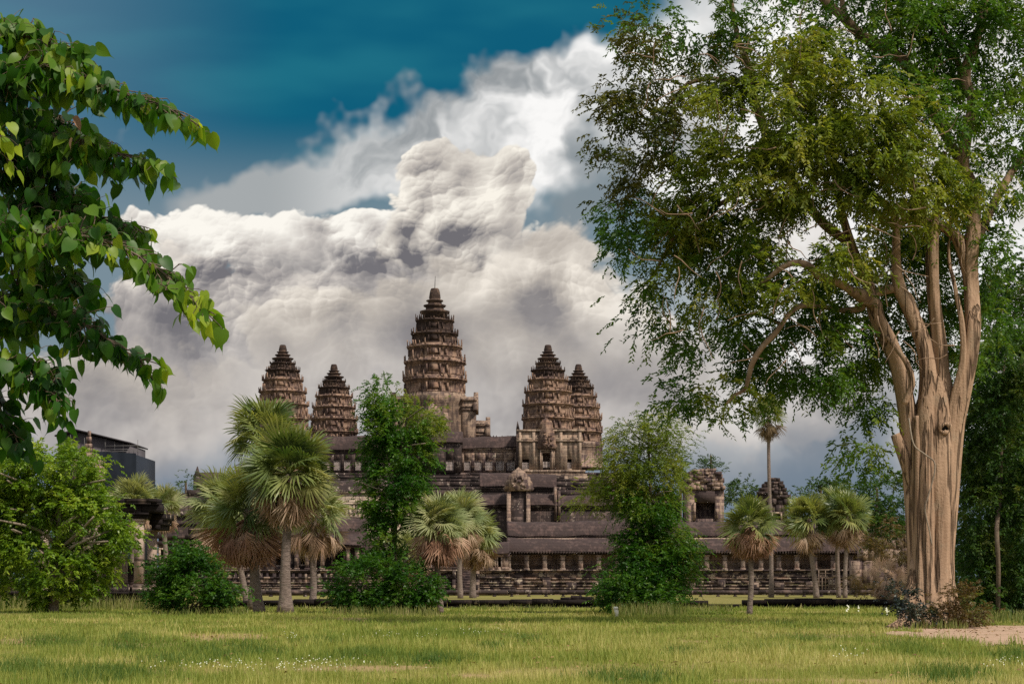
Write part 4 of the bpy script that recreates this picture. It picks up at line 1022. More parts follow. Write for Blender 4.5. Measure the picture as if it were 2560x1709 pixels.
def unit(v): return v / (np.linalg.norm(v, axis=-1, keepdims=True) + 1e-9)
def leaf_quads(C, A, Nrm, L, W, tint, fold=0.25, pointed=True):
    """C base point, A unit axis, Nrm unit normal, L length, W width -> rhombic leaves bent along the midrib (2 triangles sharing the midrib)."""
    S = np.cross(A, Nrm); S = unit(S)
    L = L[:, None]; W = W[:, None]
    b_ = C; tip = C + A * L - Nrm * L * 0.12
    l = C + A * L * 0.42 + S * W * 0.5 + Nrm * W * fold
    r = C + A * L * 0.42 - S * W * 0.5 + Nrm * W * fold
    V = np.stack([b_, r, tip, l], 1).reshape(-1, 3)
    n = len(C); Q = np.arange(4 * n).reshape(n, 4)
    return V, Q, tint
def blob_leaves(blobs, D, spray_d, L, seed, nleaf=12, droop=0.5, spray_len=0.5, clump=0.55, mode='shell', wl=0.45, per=20):
    """blobs: (px, py, rx, ry[, rd metres[, weight]]) in photo pixels at distance D. Sprays of leaves grouped in clumps, denser to the outside of each blob.
    spray_d: sprays per square metre of blob silhouette."""
    g = np.random.default_rng(seed)
    VV, QQ, TT = [], [], []; off = 0
    for bl in blobs:
        px, py, rx, ry = bl[:4]; rd = bl[4] if len(bl) > 4 else None; wt = bl[5] if len(bl) > 5 else 1.0
        d0 = bl[6] if len(bl) > 6 else 0.0
        s = D / F; rx_, ry_ = rx * s, ry * s; rd_ = rd if rd else (rx_ + ry_) / 2
        c = np.array([PX(px, D), D + d0, PZ(py, D)])
        ns = int(spray_d * wt * math.pi * rx_ * ry_)
        nc = max(3, int(ns / per))
        u = unit(g.normal(size=(nc, 3))); rr = g.uniform(0.25, 1.0, (nc, 1)) ** (0.45 if mode == 'shell' else 0.6)
        cc = c + u * rr * np.array([rx_, rd_, ry_]); cu = u; ct = g.uniform(0, 1, nc)
        k = g.integers(0, nc, ns)
        cl = clump * g.uniform(0.4, 1.25, (ns, 1)) * g.uniform(.7, 1.5, nc)[k][:, None]
        o = g.normal(size=(ns, 3)) * cl * np.array([1, 1, 0.62])
        sp = cc[k] + o
        sa = unit(cu[k] * 0.9 + unit(o) * 0.9 + g.normal(size=(ns, 3)) * 0.6 + np.array([0, 0, -droop + 0.25]))
        ii = np.arange(nleaf)
        t = (ii + 0.5) / nleaf
        pos = sp[:, None, :] + sa[:, None, :] * (t[None, :, None] * spray_len) + np.array([0, 0, -1.0]) * (t[None, :, None] ** 2 * spray_len * droop)
        side = unit(np.cross(sa, np.array([0, 0, 1.0]) + g.normal(size=(ns, 3)) * 0.2))
        sgn = np.where(ii % 2 == 0, 1.0, -1.0)[None, :, None]
        A = unit(side[:, None, :] * sgn * 0.9 + sa[:, None, :] * 0.65 + g.normal(size=(ns, nleaf, 3)) * 0.35 + np.array([0, 0, -droop * .6]))
        N0 = unit(np.array([0, 0, 1.0]) + g.normal(size=(ns, nleaf, 3)) * 0.55)
        N0 = unit(N0 - A * (N0 * A).sum(-1, keepdims=True))
        n = ns * nleaf
        l = L * g.uniform(0.65, 1.25, n)
        tint = np.clip(np.repeat(ct[k] * .6 + g.uniform(0, .4, ns), nleaf) + g.uniform(-.18, .18, n), 0, 1)
        V, Q, _ = leaf_quads(pos.reshape(-1, 3), A.reshape(-1, 3), N0.reshape(-1, 3), l, l * wl, tint)
        VV.append(V); QQ.append(Q + off); TT.append(tint); off += len(V)
    return np.concatenate(VV), np.concatenate(QQ), np.concatenate(TT)

def crown_obj(parent, blobs, D, mat, seed, name='crown', **kw):
    V, Q, T = blob_leaves(blobs, D, seed=seed, **kw)
    V[:, 2] = np.maximum(V[:, 2], 0.02)
    return link_mesh(name, V, quads=Q, mat=mat, parent=parent, attr={'tint': T})

def px_tube(mb, pts, D, n=8, dd=None, flute=None, sub=3):
    """pts: (px, py, half width px[, distance offset m]); Catmull-Rom smoothed"""
    a = np.array([[p[0], p[1], p[2], (p[3] if len(p) > 3 else 0.0)] for p in pts], float)
    out = []
    for i in range(len(a) - 1):
        p0, p1, p2, p3 = a[max(i - 1, 0)], a[i], a[i + 1], a[min(i + 2, len(a) - 1)]
        for k in range(sub):
            t = k / sub
            out.append(0.5 * ((2 * p1) + (-p0 + p2) * t + (2 * p0 - 5 * p1 + 4 * p2 - p3) * t * t + (-p0 + 3 * p1 - 3 * p2 + p3) * t ** 3))
    out.append(a[-1])
    P3 = []; rad = []
    for q in out:
        d = D + q[3]
        P3.append((PX(q[0], d), d, PZ(q[1], d))); rad.append(max(q[2], 0.3) / F * d)
    mb.tube(P3, rad, n, True, flute)
    return P3

BROWN = bark_mat('grey_brown_bark', (0.20, 0.15, 0.11), (0.06, 0.045, 0.035))
PALEB = bark_mat('pale_bark', (0.36, 0.30, 0.23), (0.12, 0.09, 0.07))
GREATB = bark_mat('smooth_tan_bark', (0.47, 0.32, 0.215), (0.24, 0.15, 0.095), zs=0.09, scale=2.6, bstr=.9, crack=.85)
PALMB = bark_mat('palm_bark', (0.27, 0.21, 0.18), (0.11, 0.085, 0.075), zs=2.5, scale=3.5)

# ---- the great tree at the right
def build_great_tree():
    D = 74.0
    t = thing('great_tree', 'great tree with a fluted tan trunk and wide hanging crown of small leaves', 'tree', (PX(2335, D), D, 0))
    def fl(seed, amp):
        r = random.Random(seed); ph = [r.uniform(0, 6.3) for _ in range(4)]
        return lambda th, i: 1 + amp * (0.5 * math.cos(3 * th + ph[0] + i * .05) + 0.35 * math.cos(5 * th + ph[1] - i * .07) + 0.3 * math.cos(9 * th + ph[2])) * 1.0
    mb = MB()
    stems = [
        [(2296, 1580, 26, -.3), (2294, 1500, 24, -.3), (2292, 1400, 22, -.25), (2288, 1280, 24, -.2), (2282, 1160, 26), (2274, 1070, 23), (2262, 985, 21), (2247, 915, 20), (2224, 855, 19), (2196, 800, 18), (2184, 755, 18), (2172, 715, 14), (2140, 640, 11), (2112, 560, 10), (2095, 480, 8), (2085, 380, 6)],
        [(2322, 1590, 34, -.6), (2320, 1500, 30, -.6), (2316, 1400, 28, -.55), (2312, 1280, 31, -.5), (2312, 1150, 32, -.4), (2318, 1050, 30, -.3), (2324, 965, 26, -.1), (2318, 890, 22), (2294, 820, 18), (2266, 760, 17), (2246, 715, 16), (2240, 660, 12), (2240, 590, 10), (2238, 545, 10), (2200, 500, 9), (2140, 470, 7), (2080, 440, 5)],
        [(2344, 1588, 32, -.3), (2344, 1480, 28, -.3), (2342, 1300, 30, -.3), (2346, 1100, 32), (2350, 990, 25), (2350, 890, 21), (2341, 800, 17), (2332, 720, 16), (2330, 640, 16), (2334, 570, 14), (2350, 480, 10), (2360, 380, 7)],
        [(2368, 1580, 24, -.4), (2364, 1500, 22, -.4), (2362, 1380, 22, -.35), (2370, 1260, 23, -.3), (2378, 1150, 23, -.3), (2388, 1060, 22, -.3), (2406, 975, 21, -.4), (2422, 890, 21, -.4), (2431, 810, 20, -.4), (2428, 730, 19), (2424, 650, 20), (2432, 580, 18), (2436, 520, 14), (2424, 450, 13), (2408, 415, 14), (2418, 330, 14), (2432, 260, 13), (2414, 190, 12), (2436, 110, 12), (2455, 50, 11), (2466, -60, 8), (2460, -140, 5), (2470, -210, 2)],
        [(2306, 1580, 26, -.75), (2304, 1480, 22, -.65), (2302, 1360, 19, -.6), (2298, 1240, 19, -.55), (2296, 1120, 16, -.5), (2294, 1040, 10, -.4)],
        [(2352, 1570, 22, -.75), (2350, 1440, 18, -.7), (2356, 1300, 17, -.65), (2364, 1200, 16, -.6), (2374, 1100, 14, -.5), (2386, 1000, 12, -.5), (2407, 900, 8, -.7), (2405, 810, 7, -.7), (2388, 720, 5, -.5), (2372, 640, 4), (2376, 560, 3), (2366, 500, 2)],
        [(2290, 1240, 18, -.2), (2274, 1180, 17, -.2), (2254, 1125, 15, -.2), (2238, 1085, 12, -.2)],
        [(2424, 700, 16), (2400, 610, 15), (2370, 575, 13), (2330, 555, 11), (2280, 545, 10), (2230, 560, 8), (2180, 520, 6)],
        [(2260, 1010, 8, -.7), (2280, 960, 8, -.8), (2268, 910, 7, -.8), (2240, 870, 6, -.6), (2215, 840, 4, -.4)],
    ]
    for i, st in enumerate(stems): px_tube(mb, st, D, 22 if i < 6 else 12, flute=fl(i, 0.16 if i < 6 else .05), sub=5)
    px_tube(mb, [(2330, 1580, 64, .1), (2328, 1500, 56, .1), (2325, 1400, 52, .1), (2326, 1300, 56, .1), (2328, 1220, 62, .1), (2332, 1120, 60, .1), (2340, 1030, 50, .1), (2348, 960, 34, .1), (2351, 900, 16, .1)], D, 26, flute=fl(77, .12), sub=5)
    # buttress roots
    for a, q in ((2258, 34), (2286, 20), (2320, -10), (2356, -16), (2396, -30), (2340, 30)):
        px_tube(mb, [(2328 + (a - 2328) * .55, 1400, 13, -.45), (2328 + (a - 2328) * .72, 1490, 17, -.75), (a, 1550, 14, -1.2), (a + (a - 2328) * .45, 1568, 9, -1.9), (a + (a - 2328) * .9, 1578, 4, -2.6)], D, 10)
    mb.build('trunk', GREATB, t, smooth=True)
    # healed-over knot: a lumpy collar round a black disc, its inner shade painted
    mb = MB(); kx, ky, kd = 2362, 1070, D - .80
    nn, mm = 16, 8; vs = []; fs = []
    for i in range(nn):
        a_ = 2 * math.pi * i / nn; rr = .17 * (1 + .15 * math.sin(2 * a_ + 1)); tr = .085 * (1 + .3 * math.sin(3 * a_))
        for j in range(mm):
            c_ = 2 * math.pi * j / mm; q = rr + tr * math.cos(c_)
            vs.append((PX(kx, kd) + q * math.cos(a_), kd + tr * math.sin(c_) * 1.4, PZ(ky, kd) + q * 1.15 * math.sin(a_)))
    for i in range(nn):
        for j in range(mm): fs.append((i * mm + j, ((i + 1) % nn) * mm + j, ((i + 1) % nn) * mm + (j + 1) % mm, i * mm + (j + 1) % mm))
    mb.add(vs, fs); kn = mb.build('knot', GREATB, t, smooth=True)
    mb = MB(); mb.loft([[(PX(kx, kd) + .12 * math.cos(2 * math.pi * i / 12), kd - .02 + o_, PZ(ky, kd) + .13 * math.sin(2 * math.pi * i / 12)) for i in range(12)] for o_ in (0, .12)]); mb.build('hollow_shade', M_SHADE, kn)
    limbs = [
        [(2184, 755, 15, 0), (2160, 742, 20, -.6), (2130, 728, 12, -1.4), (2098, 708, 10, -2.2), (2048, 690, 10, -3), (2020, 664, 10, -3.2), (1985, 657, 8, -3.3), (1950, 672, 7, -3.3), (1915, 700, 5, -3.3), (1880, 715, 3, -3.2)],
        [(2235, 720, 12), (2200, 728, 12), (2165, 745, 13), (2150, 770, 9), (2100, 775, 7), (2050, 765, 7, -1), (2003, 764, 7, -2), (1972, 785, 6, -2.5), (1955, 810, 6, -2.7), (1936, 835, 7, -2.7), (1905, 868, 7, -2.7), (1882, 905, 7, -2.6), (1872, 940, 6, -2.4), (1862, 972, 5, -2.2), (1836, 988, 4, -2), (1815, 1010, 3, -2)],
        [(1950, 810, 5), (1915, 792, 4), (1883, 786, 4), (1845, 805, 3), (1805, 822, 3)],
        [(2410, 420, 12, .5), (2360, 330, 13, .5), (2310, 230, 14, .5), (2255, 150, 14, .4), (2203, 119, 14, .3), (2155, 90, 13, .2), (2107, 43, 12), (2060, 0, 11), (2020, -50, 8), (1985, -110, 5), (1960, -160, 2)],
        [(2155, 90, 8), (2110, 30, 7), (2105, -40, 5), (2095, -120, 2)],
        [(2130, 610, 12, 1), (2060, 560, 12, 1), (1990, 470, 11, 1), (1930, 370, 11, 1), (1890, 260, 11, 1), (1879, 190, 10, 1), (1862, 140, 9, 1), (1845, 95, 7, 1), (1832, 30, 6, 1), (1825, -30, 4, 1), (1815, -100, 2, 1)],
        [(1888, 250, 7, 1), (1860, 225, 6, .6), (1831, 208, 6, .3), (1783, 197, 5), (1726, 207, 5), (1700, 228, 4), (1680, 260, 3)],
        [(1960, 430, 8, .8), (1880, 470, 7, 0), (1800, 510, 6, -.5), (1745, 548, 5, -.5), (1715, 575, 4, -.5), (1678, 602, 4, -.5), (1655, 650, 3), (1630, 690, 3), (1616, 712, 2)],
        [(2424, 640, 12, .8), (2460, 560, 12, 1.4), (2500, 480, 10, 2), (2550, 400, 9, 2.5), (2600, 330, 7, 3)],
        [(2412, 200, 9, .4), (2380, 120, 8, .8), (2340, 40, 7, 1), (2310, -30, 4, 1), (2290, -110, 2, 1)],
        [(2340, 640, 10, 1.2), (2290, 480, 9, 2), (2240, 360, 8, 2.5), (2200, 250, 6, 3)],
        [(2085, 380, 6), (2040, 300, 5, -.8), (1980, 220, 4, -1), (1950, 130, 3, -1)],
        [(2150, 470, 6, 0), (2110, 390, 5, -1.5), (2060, 350, 4, -2), (2000, 330, 3, -2)],
    ]
    for l in limbs:
        mb = MB(); px_tube(mb, l, D, 8, sub=4); mb.build('limb', BROWN2, t, smooth=True)
    mb = MB()
    # bare twigs, pale against the leaves
    for i in range(150):
        px, py = R.uniform(1620, 2420), R.uniform(60, 900); dd = R.uniform(-5.2, -1)
        a = R.uniform(0, 6.3); pts = [(px, py, 1.6, dd)]
        for k in range(4):
            a += R.uniform(-.6, .6); px += math.cos(a) * 22; py += math.sin(a) * 22; pts.append((px, py, 1.5 - .3 * k, dd + R.uniform(-.2, .2)))
        px_tube(mb, pts, D, 4, sub=2)
    tw = mb.build('twigs', BROWN2, t, smooth=True); tw['kind'] = 'stuff'
    # hanging rope-like vine on the trunk
    mb = MB(); px_tube(mb, [(2272, 1045, 2, -1.2), (2284, 1110, 2, -1.5), (2312, 1135, 2, -1.6), (2338, 1162, 2, -1.7), (2322, 1235, 2, -1.8), (2312, 1270, 2, -1.8), (2322, 1320, 2, -1.7), (2330, 1362, 2, -1.7)], D, 5, sub=4); mb.build('vine', PALEB, t, smooth=True)
    olive = [(1900, 300, 190, 150, 3.4, 1.0, -2.4), (2060, 330, 180, 150, 3.6, 1.0, -2.6), (2010, 470, 200, 110, 3, 1.0, -2.6), (1830, 480, 170, 110, 3, .9, -2), (2180, 480, 140, 110, 3, .9, -2.4), (1790, 560, 150, 90, 3, .8, -1.4), (1720, 720, 110, 90, 2.6, .75, -1), (1990, 180, 130, 90, 3, .6, -1.5), (1700, 650, 90, 80, 2, .7, -1), (2130, 400, 130, 110, 3, 1.0, -2.8), (2250, 450, 110, 80, 2.4, .8, -2.4), (2300, 540, 80, 50, 1.6, .6, -2), (2400, 470, 60, 60, 1.6, .6, -2), (2250, 560, 70, 50, 1.8, .6, -2), (1868, 722, 70, 40, 1.5, .6, -3.2), (1800, 1015, 50, 40, 1.2, .6, -2), (2000, 705, 120, 50, 1.5, .32, -3.8), (1945, 830, 90, 70, 1.6, .35, -3.4), (2080, 640, 110, 60, 1.8, .5, -2.6)]
    green = [(1650, 50, 90, 80, 2.6, .60), (1760, 40, 110, 90, 3, .42), (1930, 60, 150, 90, 3, .42), (2120, 60, 130, 90, 3.2, .55), (2230, 130, 130, 120, 3.2, .95, -1), (2300, 300, 120, 130, 3, .95, -.6), (2260, 30, 120, 80, 3, .9), (2390, 60, 130, 110, 3.5, .9, 1), (2500, 120, 120, 150, 3.4, .95, 1), (2540, 330, 110, 170, 3.4, .8, 1.5), (2480, 420, 80, 100, 3, .7, 1.5), (2370, 480, 70, 90, 2.6, .65, 1.6),
             (1750, 420, 90, 90, 2.6, .5), (1680, 590, 100, 60, 2.2, .7), (1600, 560, 70, 60, 1.8, .85), (1570, 620, 55, 45, 1.6, .85), (1545, 560, 40, 30, 1.4, .7), (1640, 780, 55, 70, 1.8, .7), (1850, 640, 150, 90, 3, .85), (1930, 740, 120, 70, 2.8, .8, 1), (1850, 790, 110, 70, 2.6, .6), (2040, 640, 120, 80, 3, .7, 1.4), (2100, 770, 110, 80, 3, .8, 1.2), (2010, 860, 130, 75, 3, .85), (1940, 900, 90, 75, 2.4, .85), (2080, 920, 90, 70, 2.4, .75, .5), (1760, 860, 80, 70, 2, .7), (1740, 960, 60, 60, 1.8, .7), (1830, -90, 150, 70, 2.8, .5), (2040, -120, 170, 80, 3.2, .6), (2270, -120, 160, 90, 3.2, .7), (2460, -110, 150, 100, 3.2, .7), (2150, -60, 160, 50, 3, .5), (2640, 150, 90, 160, 3.2, .7, 1.5), (2600, -20, 90, 100, 3, .6, 1.5), (1710, 1010, 45, 40, 1.4, .7), (1780, 1045, 45, 35, 1.3, .6), (1870, 1010, 45, 50, 1.4, .55), (1880, 950, 50, 40, 1.5, .8), (2140, 700, 70, 90, 2.5, .7, 3), (2290, 640, 50, 100, 2.5, .7, 3), (2380, 640, 30, 90, 2, .6, 3), (2190, 620, 60, 80, 2.5, .7, 2.5), (2480, 870, 50, 90, 2.5, .6, 3), (2230, 720, 40, 60, 2, .5, 3), (2460, 760, 50, 70, 2, .8, 3), (2480, 640, 60, 90, 2.4, .7, 2.4), (2300, 790, 50, 90, 2, 1.3, 3), (2385, 790, 45, 100, 2, 1.3, 3), (2210, 820, 50, 90, 2, 1.1, 3), (2290, 660, 60, 80, 2, 1.1, 3.4), (2380, 640, 50, 80, 2, 1.1, 3.4), (2390, 560, 40, 60, 1.8, .7, 2), (2290, 560, 50, 60, 2, .7, 2.6), (1985, 955, 70, 45, 1.8, .7), (2170, 870, 60, 80, 2.2, .55, 1.2), (2190, 960, 50, 60, 2, .55, 1.2), (2160, 1020, 60, 55, 2, .6, 1.2), (2180, 1110, 60, 60, 2, .6, 1.2), (2150, 1160, 50, 30, 1.6, .5, 1.2), (2490, 620, 70, 100, 2.4, .45, 2), (2530, 760, 60, 110, 2.4, .6, 2)]
    brown = [(1600, 230, 90, 90, 2.2, .5), (1560, 320, 65, 80, 1.9, .8), (1560, 240, 40, 50, 1.5, .6), (1640, 350, 90, 80, 2.2, .6), (1590, 400, 70, 60, 1.9, .7), (1590, 470, 50, 40, 1.6, .35), (1700, 260, 100, 90, 2.4, .35), (1640, 150, 80, 70, 2, .42), (1790, 180, 110, 80, 2.6, .4), (1570, 510, 60, 25, 1.5, .7), (2450, 640, 40, 90, 2, .3, 2), (1580, 150, 35, 50, 1.4, .6), (1610, 90, 50, 60, 1.6, .6)]  # left-edge clusters, backlight put into their browner leaf colour
    kw = dict(spray_d=38, L=0.205, nleaf=12, droop=0.55, spray_len=0.55, clump=0.42, wl=0.42)
    crown_obj(t, olive, D, LEAF_OLIVE, 1, **kw)
    crown_obj(t, green, D, LEAF_DKGREEN, 2, **kw)
    crown_obj(t, brown, D, LEAF_BACKLIT, 3, **kw)
BROWN2 = bark_mat('warm_limb_bark', (0.38, 0.26, 0.175), (0.10, 0.065, 0.045))
LEAF_OLIVE = leaf_mat('olive_small_leaves', [(0.06, 0.11, 0.012), (0.125, 0.185, 0.020), (0.21, 0.255, 0.032), (0.32, 0.31, 0.07)], .42)
LEAF_DKGREEN = leaf_mat('green_small_leaves', [(0.02, 0.068, 0.008), (0.05, 0.13, 0.012), (0.095, 0.185, 0.018), (0.17, 0.22, 0.03)], .38)
LEAF_BACKLIT = leaf_mat('backlit_small_leaves', [(0.03, 0.055, 0.008), (0.06, 0.085, 0.012), (0.11, 0.105, 0.02), (0.14, 0.15, 0.028)], .38)  # brown-green colour stands in for backlight on these leaves

build_great_tree()

# ---- fan palms
def fan_frond(g, pet, rad, nseg=30, spread=2.1, droop=0.25, cup=0.2):
    """a costapalmate leaf in local space: petiole along +x from the origin, then a pleated fan with free drooping tips"""
    V, Q = [], []
    w = 0.035 * rad / 1.0
    n = 5
    for i in range(n + 1):                                  # petiole
        t = i / n; z = -droop * pet * 0.5 * t * t
        V += [(pet * t, -w * (1 - .5 * t), z), (pet * t, w * (1 - .5 * t), z), (pet * t, 0, z - w)]
    for i in range(n):
        a = i * 3
        Q += [(a, a + 1, a + 4, a + 3), (a + 1, a + 2, a + 5, a + 4), (a + 2, a, a + 3, a + 5)]
    hx, hz = pet, -droop * pet * 0.5
    for k in range(nseg):
        an = spread * (2 * (k + .5) / nseg - 1)
        half = spread / nseg * 0.95
        L = rad * (0.80 + 0.2 * math.cos(an * .8)) * g.uniform(.86, 1.06)
        m1, m2 = 0.46 * L, L
        def pt(r, aa, lift):
            dz = -droop * r * r / rad * 0.9 + lift + cup * r * abs(math.sin(an)) * .35
            return (hx + r * math.cos(aa), r * math.sin(aa), hz + dz)
        ww = half * .98
        tipd = -g.uniform(.04, .34) * L * (0.5 + droop)
        if g.uniform() < .06: L *= .6; m2 = L
        an += g.normal() * .03
        o = len(V)
        V += [pt(0.03 * rad, an, 0), pt(m1, an - ww, 0), pt(m1, an, 0.035 * rad), pt(m1, an + ww, 0), pt(m2 * .84, an - ww * .38, tipd * .4), pt(m2 * .84, an + ww * .38, tipd * .4), pt(m2, an + g.uniform(-.03, .03), tipd)]
        Q += [(o, o + 1, o + 4, o + 2), (o, o + 2, o + 5, o + 3), (o + 2, o + 4, o + 6, o + 5)]
    return np.array(V), np.array(Q)
def make_fronds(g, n, pet, rad, kind):
    """returns V, Q, tint of n fronds around the origin"""
    VV, QQ, TT = [], [], []; off = 0
    for i in range(n):
        az = i * 2.39996 + g.uniform(-.3, .3)
        if kind == 'green':
            t = (i + .5) / n; el = math.radians(82 - 105 * t ** 0.9) + g.uniform(-.12, .12); dr = 0.12 + 0.35 * t
            V, Q = fan_frond(g, pet * g.uniform(.75, 1.2), rad * g.uniform(.85, 1.15), 26, 2.1, dr, 0.5)
        else:
            el = math.radians(g.uniform(-84, -18)); dr = 0.45
            V, Q = fan_frond(g, pet * g.uniform(.7, 1.25), rad * g.uniform(.75, 1.0), 13, g.uniform(.5, 1.1), dr, -0.5)
        roll = g.uniform(-1.25, 1.25)
        cr, sr = math.cos(roll), math.sin(roll); ce, se = math.cos(el), math.sin(el); ca, sa = math.cos(az), math.sin(az)
        x, y, z = V[:, 0], V[:, 1], V[:, 2]
        y, z = y * cr - z * sr, y * sr + z * cr
        x, z = x * ce - z * se, x * se + z * ce
        x, y = x * ca - y * sa, x * sa + y * ca
        VV.append(np.stack([x, y, z], 1)); QQ.append(Q + off); off += len(V)
        TT.append(np.clip(g.uniform(0, 1) * np.ones(len(Q)) * .8 + g.uniform(0, .25, len(Q)), 0, 1))
    return np.concatenate(VV), np.concatenate(QQ), np.concatenate(TT)
PALM_GREEN = leaf_mat('fan_palm_green', [(0.045, 0.09, 0.024), (0.12, 0.17, 0.048), (0.23, 0.27, 0.085), (0.38, 0.37, 0.14)], .32, .42, .45, .5)
PALM_PALE = leaf_mat('fan_palm_pale_green', [(0.12, 0.165, 0.07), (0.21, 0.26, 0.11), (0.31, 0.34, 0.16), (0.42, 0.41, 0.22)], .3, .5, .3, .5)
PALM_DEAD = leaf_mat('dry_fan_leaves', [(0.16, 0.10, 0.065), (0.31, 0.20, 0.135), (0.44, 0.31, 0.22), (0.54, 0.42, 0.32)], .2, .8, .15, .6, 1.1)
PALM_REDDEAD = leaf_mat('reddish_dry_fan_leaves', [(0.15, 0.08, 0.05), (0.30, 0.165, 0.11), (0.44, 0.27, 0.19), (0.52, 0.37, 0.27)], .2, .8, .15, .6, 1.1)
PALM_DARKDEAD = leaf_mat('dark_dry_fan_leaves', [(0.07, 0.05, 0.03), (0.13, 0.09, 0.05), (0.20, 0.14, 0.08), (0.24, 0.19, 0.11)], .2, .8, .15, .6, 1.1)
PALMS = 'sugar palms standing in front of the galleries'
def palm(label, base, top, D, hw, R_px, n_green, n_dead, seed, mat=None, dead=None, dead_drop=0.25, flare=1.5, dD=0.0, dead_scale=1.0):
    g = np.random.default_rng(seed)
    mat = mat or PALM_GREEN; dead = dead or PALM_DEAD
    x0 = PX(base[0], D); zt = PZ(top[1], D); x1 = PX(top[0], D); s = D / F
    t = thing('fan_palm', label, 'palm tree', (x0, D, 0), PALMS)
    mb = MB(); n = 14; pts = []; rad = []
    for i in range(n + 1):
        u = i / n
        pts.append((x0 + (x1 - x0) * u + .05 * math.sin(u * 7 + seed), D + dD * u, -.1 + (zt + .1) * u))
        rad.append(hw * s * (1 + (flare - 1) * math.exp(-u * 7) - .10 * u) * (1 + .03 * math.sin(i * 2.1)))
    mb.tube(pts, rad, 14); mb.build('trunk', PALMB, t, smooth=True)
    rad_m = R_px * s * 1.12
    n_green = int(n_green * .82)
    V, Q, T = make_fronds(g, n_green, rad_m * .46, rad_m * .58, 'green')
    link_mesh('crown', V + np.array([x1, D + dD, zt]), quads=Q, mat=mat, parent=t, attr={'tint': T})
    if n_dead:
        V, Q, T = make_fronds(g, n_dead, rad_m * .45 * dead_scale, rad_m * .60 * dead_scale, 'dead')
        link_mesh('dead_fronds', V + np.array([x1, D + dD, zt - dead_drop * rad_m]), quads=Q, mat=dead, parent=t, attr={'tint': T})
    return t
def build_palms():
    palm('tall foremost fan palm with a thick flared trunk and huge green crown', (712, 1533), (722, 1185), 104, 11.5, 120, 52, 60, 21, flare=2.1, dead_drop=.05, dead_scale=.92)
    palm('fan palm with grey trunk and reddish dead skirt, left of the thick flared palm trunk', (650, 1528), (618, 1272), 107, 12.5, 110, 40, 60, 22, dead=PALM_REDDEAD, flare=1.3, dead_drop=.18, dead_scale=1.0)
    palm('highest green palm crown in front of the leftmost tower', (632, 1520), (664, 1092), 113, 11, 102, 40, 22, 23, flare=1.3)
    palm('pale low fan palm with drooping brown leaves, behind the left edge of the palm clump', (621, 1500), (565, 1270), 135, 8, 98, 42, 46, 24, mat=PALM_PALE, flare=1.2)
    palm('slim pale fan palm right of the thick palm trunk', (781, 1516), (785, 1280), 128, 8, 85, 44, 26, 25, mat=PALM_PALE, flare=1.5)
    palm('pale fan palm with a ringed trunk and tan skirt, right of the slender leafy tree', (1099, 1537), (1092, 1305), 102, 8, 74, 56, 60, 26, mat=PALM_PALE, dead=PALM_REDDEAD, flare=1.15, dead_scale=1.15, dead_drop=.2)
    palm('pale fan palm beside the entrance stairs, behind its ringed neighbour', (1150, 1478), (1150, 1290), 200, 6, 66, 50, 30, 27, mat=PALM_PALE, flare=1.3)
    palm('fan palm on the right side of the entrance stairs with tan drooping leaves', (1182, 1478), (1186, 1335), 205, 7, 66, 44, 40, 28, mat=PALM_PALE, flare=1.4)
    palm('pale fan palm peeping out between the slender leafy tree and the ringed palm', (1020, 1480), (1010, 1378), 190, 6, 58, 40, 22, 29, mat=PALM_PALE)
    palm('thin dark-trunked palm with a heavy pinkish skirt of dead leaves, before the colonnade', (1876, 1544), (1876, 1310), 98, 6.5, 72, 34, 110, 30, flare=1.25, dead_drop=.05, dead_scale=1.0, dead=PALM_REDDEAD)
    palm('very tall thin palm with a small crown rising above the colonnade into the sky', (1929, 1480), (1921, 1036), 215, 4.6, 48, 26, 26, 31, dead=PALM_DARKDEAD, flare=1.5, dead_drop=.2, dead_scale=1.0)
    palm('leaning palm with a green crown left of the twin-trunk palm', (2041, 1478), (2020, 1295), 205, 6, 64, 54, 30, 32, flare=1.4)
    palm('left trunk of the paired palms with yellowish fan leaves by the great tree', (2096, 1478), (2092, 1275), 208, 5.4, 60, 50, 22, 33, flare=1.2)
    palm('right trunk of the paired palms by the great tree, crown hanging lowest', (2112, 1478), (2118, 1290), 204, 5.4, 60, 50, 30, 34, flare=1.2)
    palm('pale palm crown rising behind the ruined portico', (330, 1480), (335, 1258), 170, 7, 66, 60, 20, 35, mat=PALM_PALE)
    palm('pale palm with hanging leaves at the right end of the ruined portico', (418, 1480), (408, 1262), 180, 6, 50, 40, 26, 36, mat=PALM_PALE)
    palm('small withered pinkish palm close to the great trunk', (2214, 1505), (2216, 1440), 128, 4, 50, 10, 40, 37, mat=PALM_DEAD, dead=PALM_DEAD)
build_palms()

# ---- leafy trees and bushes
LEAF_BUSH = leaf_mat('deep_green_leaves', [(0.012, 0.052, 0.006), (0.028, 0.095, 0.009), (0.055, 0.145, 0.012), (0.10, 0.18, 0.022)], .35, .45, .35, .9)
LEAF_SLEND = leaf_mat('mixed_green_leaves', [(0.012, 0.058, 0.005), (0.034, 0.115, 0.008), (0.08, 0.18, 0.014), (0.16, 0.23, 0.03)], .36, .45, .35, .6)
LEAF_OLIVE2 = leaf_mat('olive_sprays', [(0.06, 0.11, 0.013), (0.11, 0.17, 0.018), (0.18, 0.23, 0.028), (0.25, 0.26, 0.05)], .4)
LEAF_LIGHT = leaf_mat('yellow_green_leaves', [(0.045, 0.11, 0.009), (0.11, 0.21, 0.016), (0.21, 0.33, 0.030), (0.36, 0.44, 0.07)], .38, .42, .4, .8)
LEAF_FAR = leaf_mat('far_dark_leaves', [(0.025, 0.06, 0.02), (0.04, 0.085, 0.03), (0.06, 0.11, 0.035), (0.08, 0.12, 0.04)], .3)
